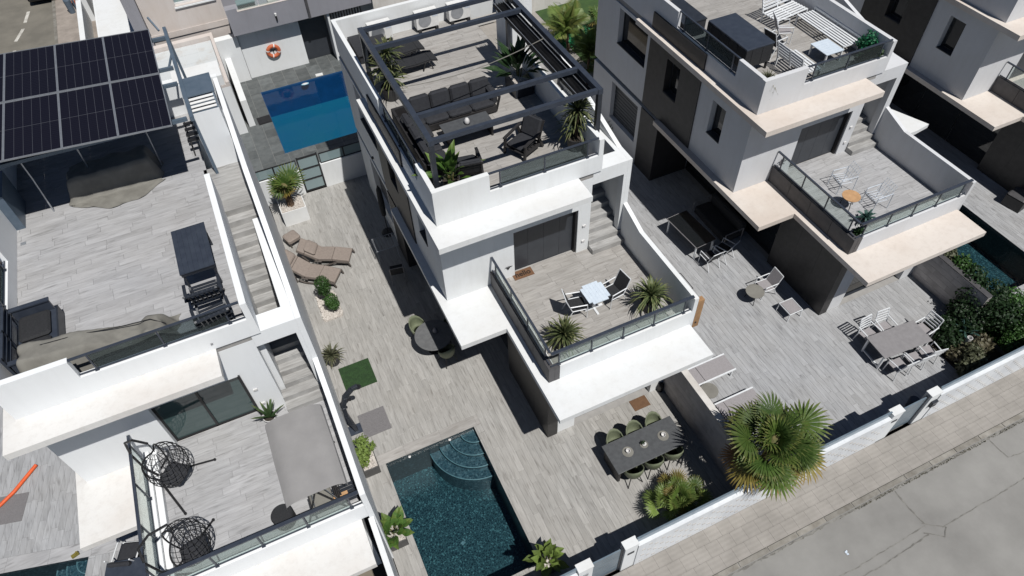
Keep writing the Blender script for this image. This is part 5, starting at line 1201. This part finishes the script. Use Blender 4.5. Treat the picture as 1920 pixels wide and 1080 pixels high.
egg_chair('black round wire hanging chair near the left terrace door', (-4.85, 10.95, ZT), rad(52), 1); egg_chair('black bowl-shaped wire hanging chair in the front corner of the left terrace', (-4.68, 8.72, ZT), rad(100), 2)
sp = thing('snake_plant', 'snake plant in a white pot by the left terrace door', 'plant', (-2.33, 11.72, ZT)); pot(sp, .13, .19, .26, 'porcelain', 'soil'); rosette(sp, 'leaf_rosette', (0, 0, .2), 14, .72, .075, 'snake_green', 5, 88, 35, .05)
# lower left yard
b = MB(); b.tube([(-11.3, 14.35, .06), (-10.82, 14.6, .06), (-10.45, 14.88, .06), (-10.15, 15.2, .06), (-9.82, 15.55, .06)], .055, 10); tag(b.build('pool_noodle', 'orange_foam'), 'orange pool noodle lying on the lower left yard floor', 'pool noodle')
m_ = thing('pebble_mat', 'grey pebble tile square partly under the orange pool noodle', 'mat', (-10.75, 14.4, .001), rad(-14)); b = MB(); b.box(-.6, .6, -.46, .46, 0, .012); b.build('mat_body', 'grey_pebble', m_)
t = thing('pool_chair', 'white framed chair with black cushions beside the dark pool corner', 'chair', (-7.28, 11.2, 0), rad(160)); b = MB(); b.cushion(-.3, .3, -.3, .3, .30, .42); b.build('seat_cushion', 'charcoal_fabric', t); b = MB(); b.cushion(-.3, .3, -.05, .07, 0, .5, .04); b.xf(Matrix.Translation((0, .32, .4)) @ Matrix.Rotation(rad(-20), 4, 'X')); b.build('back_cushion', 'charcoal_fabric', t)
for s in (-1, 1): b = MB(); b.tube([(s*.33, -.35, 0), (s*.33, -.33, .55), (s*.33, .35, .6), (s*.33, .42, .95)], .022, 6); b.tube([(s*.33, .4, 0), (s*.33, .2, .3)], .022, 6); b.build('side_frame', 'white_metal', t)
b = MB(); b.bar((-.33, -.33, .27), (.33, -.33, .27), .04); b.bar((-.33, .3, .27), (.33, .3, .27), .04); b.build('cross_bar', 'white_metal', t)
t = thing('covered_table', 'flat dark blue-grey covered table below the left terrace railing', 'table', (-7.2, 10.2, 0), rad(-14)); b = MB(); b.box(-.75, .55, -1.1, .62, .66, .70); b.build('table_top', 'anthracite_blue', t)
for sx, sy in ((-.7, -1), (.5, -1), (-.7, .55), (.5, .55)): b = MB(); b.bar((sx, sy, 0), (sx, sy, .66), .05); b.build('leg', 'anthracite', t)
b = MB(); b.obox((0, 0, .05), (.2, .1, .06), .3); b.obox((.05, .02, .1), (.08, .06, .05), .8); o = b.build('pool_toy', 'palm_yellow'); o.location = (-8.85, 12.0, 0); tag(o, 'tiny yellow toy at the edge of the dark pool corner', 'toy')
# ------------------------------------------------------------------ right yard
rd = thing('dining_table', 'grey topped dining table with white legs in the right yard', 'table', (16.93, 7.3, 0), rad(-4)); b = MB(); b.box(-.96, .96, -.46, .46, .71, .745); b.build('table_top', 'grey_table', rd, bevel=.006)
b = MB(); b.box(-.9, .9, -.42, -.38, .64, .709); b.box(-.9, .9, .38, .42, .64, .709); b.build('apron', 'white_metal', rd)
for sx in (-1, 1):
    for sy in (-1, 1): b = MB(); b.bar((sx*.88, sy*.38, 0), (sx*.88, sy*.38, .7), .06); b.build('leg', 'white_metal', rd)
    b = MB(); b.bar((sx*.88, -.38, .1), (sx*.88, .38, .1), .05); b.build('leg_brace', 'white_metal', rd)
def white_chair(label, loc, rz):
    t = thing('slatted_chair', label, 'chair', loc, rz, 'white slatted dining chairs'); m = 'white_metal'
    for s in (-1, 1):
        b = MB(); b.tube([(s*.25, -.24, 0), (s*.25, -.22, .44)], .02, 6); b.build('leg', m, t); b = MB(); b.tube([(s*.25, .26, 0), (s*.25, .2, .44), (s*.24, .34, 1.0)], .02, 6); b.build('back_post', m, t)
        b = MB(); b.tube([(s*.27, -.22, .44), (s*.29, -.2, .64), (s*.27, .27, .68)], .022, 6); b.build('armrest', m, t)
    for i in range(5): b = MB(); z = .54+i*.11; b.bar((-.24, .235+.025*i, z), (.24, .235+.025*i, z), .02, .05); b.build('back_slat', m, t)
    b = MB(); b.bar((-.24, .34, 1.0), (.24, .34, 1.0), .025, .04); b.build('top_bar', m, t); b = MB(); b.box(-.25, .25, -.24, .2, .42, .445); b.build('seat', 'grey_sling', t)
for (x, y, r, lb) in ((16.42, 8.02, 4, 'white slatted chair at the left of the far side of the grey table'), (17.1, 8.0, -4, 'white slatted chair at the right of the far side of the grey table'), (18.2, 7.35, -86, 'white slatted chair at the right end of the grey table, turned out'), (16.4, 6.62, 178, 'white slatted chair at the left of the near side of the grey table'), (17.05, 6.58, 174, 'white slatted chair in the middle of the near side of the grey table'), (17.62, 6.6, 170, 'white slatted chair at the right of the near side of the grey table')): white_chair(lb, (x, y, 0), rad(r))
def flat_lounger(label, loc, rz):
    t = thing('sun_lounger', label, 'sun lounger', loc, rz, 'grey sling loungers by the dividing wall'); b = MB(); b.box(-.72, .42, -.3, .3, .31, .33); b.build('sling', 'grey_sling', t); b = MB(); b.box(.44, .72, -.3, .3, .31, .335); b.build('head_sling', 'grey_sling', t)
    for s in (-1, 1): b = MB(); b.bar((-.74, s*.33, .32), (.74, s*.33, .32), .05, .05); b.build('side_rail', 'white_metal', t)
    for s in (-1, 1):
        for x in (-.6, .5): b = MB(); b.bar((x, s*.33, 0), (x, s*.33, .3), .045); b.build('leg', 'white_metal', t)
flat_lounger('grey sling lounger nearest the middle villa canopy corner', (10.9, 9.2, 0), rad(180)); flat_lounger('grey sling lounger half under the big fan palm', (10.95, 7.72, 0), rad(180))
def small_round(label, loc, r, h, m, fm='black_metal'):
    t = thing('side_table', label, 'side table', loc); b = MB(); b.lathe([(r, h-.025), (r, h)], n=24); b.build('table_top', m, t)
    for i in range(3): a = i*2.094; b = MB(); b.tube([(r*.55*math.cos(a), r*.55*math.sin(a), h-.03), (r*.85*math.cos(a), r*.85*math.sin(a), 0)], .014, 5); b.build('leg', fm, t)
small_round('round pale side table between the two grey sling loungers', (10.33, 8.52, 0), .29, .42, 'khaki_cover'); small_round('round beige side table beside the high-backed grey chair', (14.15, 11.2, 0), .33, .5, 'khaki_cover')
sling_chair('high-backed grey sling chair half in the sun by the dark wall', (14.72, 11.3, 0), rad(-92), 'grey_sling'); 
t = thing('foot_stool', 'grey sling footstool with white frame by the dark wall', 'footstool', (14.92, 10.15, 0)); b = MB(); b.box(-.24, .24, -.27, .27, .36, .385); b.build('sling', 'grey_sling', t)
b = MB(); b.tube([(-.27, -.29, .37), (.27, -.29, .37), (.27, .29, .37), (-.27, .29, .37)], .022, 6, True); b.build('frame', 'white_metal', t)
for sx in (-1, 1):
    for sy in (-1, 1): b = MB(); b.tube([(sx*.26, sy*.28, .36), (sx*.28, sy*.3, 0)], .02, 6); b.build('leg', 'white_metal', t)
t = thing('dark_table', 'dark glass table in the shade of the right villa', 'table', (13.75, 14.65, 0), rad(4)); b = MB(); b.box(-.46, .46, -.9, .9, .70, .73); b.build('table_top', 'window_glass', t)
b = MB(); b.tube([(-.47, -.91, .715), (.47, -.91, .715), (.47, .91, .715), (-.47, .91, .715)], .018, 5, True); b.build('frame', 'grey_table', t)
for sx in (-1, 1):
    for sy in (-1, 1): b = MB(); b.bar((sx*.4, sy*.82, 0), (sx*.4, sy*.82, .7), .05); b.build('leg', 'white_metal', t)
t = thing('shade_sofa', 'black cushioned sofa against the right villa in the shade', 'sofa', (15.2, 14.9, 0)); b = MB(); b.cushion(-.4, .35, -1.0, 1.0, .1, .42); b.build('seat_cushion', 'black_fabric', t); b = MB(); b.cushion(.35, .6, -1.0, 1.0, .1, .8); b.build('back_cushion', 'black_fabric', t)
for s in (-1, 1): b = MB(); b.tube([(-.4, s*1.05, 0), (-.4, s*1.05, .6), (.4, s*1.05, .64), (.4, s*1.05, 0)], .022, 5); b.build('arm_frame', 'grey_table', t)
sling_chair('white framed chair at the sunny end of the dark glass table', (13.75, 13.35, 0), rad(182), 'black_fabric'); sling_chair('white framed chair with a folded cloth beside the dark glass table', (14.45, 13.45, 0), rad(200), 'black_fabric')
# right villa terrace and roof
def wire_chair(label, loc, rz):
    t = thing('wire_chair', label, 'chair', loc, rz, 'white wire chairs'); b = MB(); m = 'wire_white'
    for i in range(6): x = -.25+i*.1; b.tube([(x, -.28, .44), (x, .16, .42), (x*.95, .36, .92)], .009, 4)
    for (y, z) in ((-.28, .44), (-.1, .43), (.16, .42)): b.tube([(-.27, y, z), (.27, y, z)], .009, 4)
    for f in (.33, .66, 1): b.tube([(-.26, .16+.2*f, .42+.5*f), (.26, .16+.2*f, .42+.5*f)], .009, 4)
    b.build('wire_seat', m, t)
    for sx in (-1, 1): b = MB(); b.tube([(sx*.28, -.3, 0), (sx*.28, -.28, .62), (sx*.28, .3, .66), (sx*.28, .32, 0)], .014, 5); b.build('side_frame', m, t)
wire_chair('white wire chair behind the small round wooden table', (17.75, 12.2, ZT), rad(-100)); wire_chair('white wire chair in front, right of the small round wooden table', (18.15, 11.0, ZT), rad(-95))
small_round('small round table with a wooden top between the white wire chairs', (17.3, 11.35, ZT), .3, .5, 'light_wood')
for (x, y, r, m, lb, sd) in ((17.25, 10.5, .45, 'agave_teal', 'blue-green leafy plant in the front left corner of the right terrace', 1), (16.5, 10.05, .35, 'deep_green', 'small dark plant on the parapet corner of the right terrace', 2), (20.75, 10.3, .38, 'deep_green', 'dark green plant in the front right corner of the right terrace', 3)):
    t = thing('potted_plant', lb, 'plant', (x, y, ZT)); pot(t, .14, .18, .25, 'clay_pot', 'soil'); rosette(t, 'leaf_rosette', (0, 0, .22), 26, r, .07, m, 80+sd, 80, 0, .4)
t = thing('wall_ornament', 'dark gecko ornament on the wall behind the right terrace railing', 'ornament', (16.2, 13.62, 3.85)); b = MB()
for i in range(5): a = i*1.25; b.tube([(0, 0, 0), (.12*math.cos(a), -.01, .12*math.sin(a)), (.16*math.cos(a+.4), -.01, .16*math.sin(a+.4))], .018, 5)
b.build('body', 'grey_clad', t)
gz = thing('covered_bar', 'tall dark covered table with hanging side cloths on the right roof', 'table', (15.5, 16.35, ZR)); b = MB(); b.box(-.55, .55, -1.05, 1.05, .92, .98); b.build('top_cover', 'anthracite_blue', gz, bevel=.02)
n = 9
for i in range(n):
    y = -1.05+i*2.1/n; b = MB(); b.bar((-.53, y+.11, .25), (-.53, y+.11, .92), .236, .03 if i % 2 else .05, (1, 0, 0)); b.build('side_cloth', 'black_fabric', gz)
for i in range(5): x = -.52+i*.21; b = MB(); b.box(x, x+.208, -1.04-.01*(i % 2), -1.01, .3, .92); b.build('front_cloth', 'black_fabric', gz)
for sx in (-1, 1):
    for sy in (-1, 1): b = MB(); b.bar((sx*.48, sy*.96, 0), (sx*.48, sy*.96, .92), .06); b.build('leg', 'black_metal', gz)
t = thing('dark_cabinet', 'dark open box at the back of the right roof railing', 'cabinet', (14.95, 18.9, ZR)); b = MB(); b.box(-.4, .5, -.8, .8, 0, .55); b.build('body', 'charcoal_fabric', t); b = MB(); b.box(-.42, .52, -.82, .82, .55, .59); b.build('top', 'anthracite', t)
def slat_bench(label, loc, rz, L0):
    t = thing('slatted_sofa', label, 'sofa', loc, rz, 'white slatted roof sofas'); m = 'white_metal'; n = max(3, int(L0/.115))
    for i in range(6): y = -.34+i*.125; b = MB(); b.bar((-L0/2, y, .36), (L0/2, y, .36), .075, .022); b.build('seat_slat', m, t)
    for i in range(5): z = .46+i*.105; b = MB(); b.bar((-L0/2, .38+.03*i, z), (L0/2, .38+.03*i, z), .022, .07); b.build('back_slat', m, t)
    for x in (-L0/2+.03, 0, L0/2-.03): b = MB(); b.bar((x, .36, .3), (x, .53, .95), .05, .04); b.bar((x, -.38, .335), (x, .36, .335), .05, .026); b.build('rib', m, t)
    for x in (-L0/2+.03, L0/2-.03):
        for y in (-.36, .36): b = MB(); b.bar((x, y, 0), (x, y, .335), .05); b.build('leg', m, t)
slat_bench('long white slatted sofa along the right roof parapet', (19.0, 15.95, ZR), rad(-90), 2.35); slat_bench('white slatted sofa at the back forming a corner with the long one', (18.45, 17.55, ZR), rad(8), 1.5); slat_bench('short white slatted bench near the front left corner of the right roof', (16.75, 14.75, ZR), rad(90), 1.25)
t = thing('slat_table', 'low white table before the white slatted sofas', 'table', (18.1, 14.98, ZR)); 
for i in range(7): y = -.40+i*.115; b = MB(); b.box(-.36, .36, y+.002, y+.113, .38, .405); b.build('slat', 'white_table', t)
for sx in (-1, 1):
    for sy in (-1, 1): b = MB(); b.bar((sx*.32, sy*.36, 0), (sx*.32, sy*.36, .38), .05); b.build('leg', 'white_metal', t)
sling_chair('grey sling armchair with white frame before the white corner sofa', (17.5, 16.5, ZR), rad(65), 'grey_sling'); sling_chair('dark sling chair beside the tall covered table on the right roof', (16.75, 16.0, ZR), rad(100), 'charcoal_fabric', 'white_metal')
t = thing('potted_plant', 'bright green plastic-looking plant by the right roof parapet', 'plant', (19.35, 14.45, ZR)); pot(t, .14, .18, .3, 'anthracite', 'soil'); clump(t, 'crown', 'green_plastic', [(0, 0, .6, .3, 1), (-.1, .1, .45, .22, 1)], 500, .09, 4)
t = thing('potted_plant', 'dark trailing plant behind the right roof glass railing', 'plant', (19.1, 13.95, ZR)); pot(t, .14, .18, .3, 'anthracite', 'soil'); clump(t, 'crown', 'deep_green', [(0, 0, .45, .28, .8), (-.35, 0, .35, .22, .8)], 500, .1, 5)
yucca((14.75, 13.95, ZR), 'reddish-green spiky plant in the front left corner of the right roof', [(0, 0, .75), (.1, .1, .6)], .45, .03, m='olive_leaf', n=50, seed=14, potm=('clay_pot', .16, .2, .4))
# far right corner
t = thing('cube_stool', 'dark cube seat in the shade at the right edge', 'seat', (26.5, 10.6, 0), rad(10)); b = MB(); b.box(-.36, .36, -.36, .36, 0, .5); b.build('base', 'black_metal', t); b = MB(); b.cushion(-.37, .37, -.37, .37, .5, .6); b.build('cushion', 'grey_clad', t)
t = thing('rubbish_bin', 'small grey bin behind the second gate by the fence', 'bin', (15.9, 5.42, 0)); b = MB(); b.lathe([(.14, 0), (.17, .42), (.15, .44), (.01, .445)], n=16); b.build('bin_body', 'anthracite_blue', t)
# ------------------------------------------------------------------ behind: neighbour's house round the blue pool
nb = thing('pool_house', 'grey apartment block over the white wall behind the blue pool', 'building', (0, 0, 0))
b = MB(); b.box(.62, 3.60, 34.02, 34.3, 0, 2.62); b.box(3.6, 4.98, 34.4, 34.5, 0, 2.62); b.box(5.0, 5.1, 33.56, 34.5, 0, 2.62); b.box(5.1, 8, 33.56, 33.7, 0, 1.35); b.box(5.1, 8, 34.4, 34.6, 1.35, 2.62); b.build('ground_wall', 'white_render', nb)
b = MB(); b.box(3.62, 4.97, 34.34, 34.395, .02, 2.6); b.build('door', 'slate_door', nb)
gl = None
for i in range(12): x = 5.16+i*.14; b = MB(); b.box(x, x+.05, 33.75, 33.8, 1.36, 2.6); b.build('grille_bar', 'black_metal', nb)
b = MB(); b.box(.5, 1.0, 33.46, 33.7, 2.62, 3.9); b.box(1.0, 4.1, 33.46, 33.62, 2.62, 3.72); b.box(4.1, 8, 33.44, 37, 2.62, 6.5); b.box(.5, 4.1, 33.621, 37, 2.62, 2.9); b.box(.5, 4.1, 36, 37, 2.9, 6.5); b.build('upper_wall', 'grey_render', nb)
b = MB(); b.box(1.0, 4.1, 33.45, 33.64, 3.721, 3.75); b.build('coping', 'warm_render', nb)
for (x0, x1) in ((1.05, 2.0), (2.05, 3.05), (3.1, 4.05)): b = MB(); b.box(x0, x1, 33.52, 33.54, 3.76, 4.5); b.build('glass_pane', 'rail_glass', nb)
b = MB(); b.box(4.1, 4.22, 33.40, 33.46, 2.62, 6.5); b.build('rain_pipe', 'grey_clad', nb)
t = thing('balcony_seat', 'dark grey bench on the balcony above the life buoy wall', 'bench', (1.5, 34.1, 2.9)); b = MB(); b.box(-.4, .4, -.22, .22, .35, .9); b.build('seat', 'grey_clad', t); b = MB(); b.box(-.42, .42, -.24, .24, .9, .94); b.build('top', 'frosted_glass', t)
t = thing('stone_pile', 'heap of brown stones on the neighbour balcony', 'stones', (3.2, 34.2, 2.9)); q = random.Random(6)
for i in range(9): b = MB(); b.obox((q.uniform(-.6, .6), q.uniform(-.2, .25), .75+q.uniform(0, .12)), (.3, .25, .2), q.uniform(0, 3), q.uniform(0, .6)); b.build('stone', 'brown_stone', t, bevel=.05)
b = MB(); b.box(-.7, .7, -.3, .35, 0, .7); b.build('ledge', 'warm_render', t)
ly = thing('life_buoy', 'orange ring buoy hanging on the white wall behind the blue pool', 'life buoy', (2.05, 33.97, 1.15)); b = MB(); b.tube([(.27*math.cos(a), 0, .27*math.sin(a)) for a in [2*pi*i/24 for i in range(24)]], .095, 8, True); b.build('ring', 'buoy_orange', ly, smooth=True)
for i in range(4): a = pi/4+i*pi/2+.5; b = MB(); b.tube([((.27)*math.cos(a+d), 0, .27*math.sin(a+d)) for d in (-.09, 0, .09)], .101, 8); b.build('band', 'white_plastic', ly)
b = MB(); b.bar((-.12, .02, .05), (.12, .02, .05), .03); b.bar((0, .02, .05), (0, .02, -.3), .03); b.build('hook', 'black_metal', ly)
t = thing('wall_lamp', 'small wall lamp with a white head above the life buoy', 'lamp', (2.62, 33.42, 2.9)); b = MB(); b.lathe([(.04, 0), (.04, .25)], n=8); b.build('bracket', 'black_metal', t); b = MB(); b.lathe([(.05, .25), (.055, .36), (.02, .38)], n=10); b.build('lamp_head', 'white_plastic', t)
# white low building with a marble roof terrace, at the left of the blue pool
wb = thing('low_building', 'low white building with a marble tiled roof terrace at the top left', 'building', (0, 0, 0))
b = MB(); b.box(-3.6, -.42, 29.6, 34.2, -.1, 2.5); b.box(-.42, .6, 33.9, 34.3, -.1, 2.35); b.box(-.28, .0, 30.0, 33.9, -.1, 1.4); b.build('wall', 'white_render', wb)
for i in range(4):
    for j in range(3): b = MB(); b.box(-3.3+i*.68+.004, -3.3+(i+1)*.68-.004, 31.4+j*.82+.004, 31.4+(j+1)*.82-.004, 2.5, 2.52); b.build('tile', 'marble', wb)
b = MB(); b.box(-.56, -.42, 29.6, 34.2, 2.501, 2.72); b.box(-3.6, -.56, 33.9, 34.2, 2.501, 2.72); b.box(-1.6, -.56, 29.6, 31.3, 2.501, 2.62); b.build('rim', 'warm_render', wb)
b = MB(); b.box(-2.6, -.6, 29.62, 30.9, 2.63, 3.1); b.build('roof_box', 'white_roof', wb)
wh = thing('tall_house', 'tall white house front with one window at the top left', 'house', (0, 0, 0))
b = MB(); holed(b, 'y', 34.6, 34.9, -3.0, .5, 0, 9, [(-1.5, .25, 4.05, 5.3)]); b.box(-3.0, .5, 34.95, 40, 0, 9); b.build('wall', 'warm_render', wh)
b = MB(); b.box(-1.5, .25, 34.9, 34.94, 4.05, 5.3); wi = b.build('window', 'frosted_glass', wh); b = MB(); b.box(-1.55, .3, 34.52, 34.62, 3.99, 4.05); b.build('sill', 'white_roof', wi); b = MB(); b.box(-1.5, .25, 34.84, 34.9, 4.05, 4.12); b.box(-.66, -.6, 34.84, 34.9, 4.12, 5.3); b.build('frame', 'white_plastic', wi)
b = MB(); b.box(-3.55, -3.02, 34.2, 40, 0, 6); b.build('side_pier', 'grey_render', wh)
b = MB(); b.box(-3.02, .5, 34.55, 34.59, 2.72, 3.0); b.build('base_band', 'warm_render', wh)
t = thing('white_wall', 'thin white garden wall beside the back street pavement', 'wall', (-6.55, 44, 0)); b = MB(); b.box(-.13, .13, -5.2, 0, 0, 1.3); b.build('wall_body', 'white_render', t); b = MB(); b.box(.12, .38, 0.0, 8, 0, 1.5); b.build('wall_step', 'white_render', t)
t = thing('white_wall', 'second white garden wall nearer the tall house at the top left', 'wall', (-5.6, 41.5, 0)); b = MB(); b.box(-.12, .12, -4.5, 4.0, 0, 1.6); b.build('wall_body', 'white_render', t)
b = MB(); b.box(-5.4, -3.6, 34.8, 44, 0, 2.4); o = b.build('garage_block', 'white_roof'); tag(o, 'flat white garage roof behind the solar panels', 'garage')
for (x0, x1, y, lb) in ((7.3, 15.6, 33.4, 'white back wall beyond the middle villa roof'), (15.62, 30, 33.3, 'white back wall behind the palms and the small lawn')):
    t = thing('back_wall', lb, 'wall', ((x0+x1)/2, y, 0)); b = MB(); b.box(-(x1-x0)/2, (x1-x0)/2, -.1, .1, 0, 3.4); b.build('wall_body', 'concrete_paint', t)
# back street: parked car tail, bin
cr = thing('parked_car', 'black car at the very top left on the back street', 'car', (-8.75, 47.55, -.10), rad(-4)); b = MB()
prof = [(0, .35), (.05, .62), (.35, .85), (1.2, .95), (1.9, 1.42), (3.0, 1.46), (3.8, 1.0), (4.3, .92), (4.4, .4), (4.3, .22), (.15, .22)]
b.yprism(prof, -.85, .85); b.build('body', 'car_black', cr, bevel=.09)
for y in (.85, 3.6):
    for s in (-1, 1): b = MB(); b.lathe([(.3, -.1), (.32, -.06), (.32, .06), (.3, .1)], n=18); b.xf(Matrix.Translation((s*.8, y, .31)) @ Matrix.Rotation(rad(90), 4, 'Y')); b.build('wheel', 'black_metal', cr)
b = MB(); b.box(-.6, .6, .0, .03, .45, .52); b.build('number_plate', 'white_plastic', cr)
for s in (-1, 1): b = MB(); b.box(s*.68-.14, s*.68+.14, .06, .2, .64, .74); b.build('headlight', 'porcelain', cr)
t = thing('street_bin', 'grey street bin beside the rust tree pit at the top left', 'bin', (-7.35, 45.6, 0)); b = MB(); b.lathe([(.16, 0), (.2, .75), (.18, .8), (.02, .82)], n=12); b.build('bin_body', 'steel_blue', t); b = MB(); b.lathe([(.05, 0), (.05, 1.8)], (.25, .2, 0), 8); b.build('pole', 'steel_blue', t)
b = MB(); b.box(-7.6, -7.15, 46.5, 47.1, .0, .012); tag(b.build('tree_pit', 'rust_tile'), 'small rust coloured square in the back street pavement', 'tree pit')
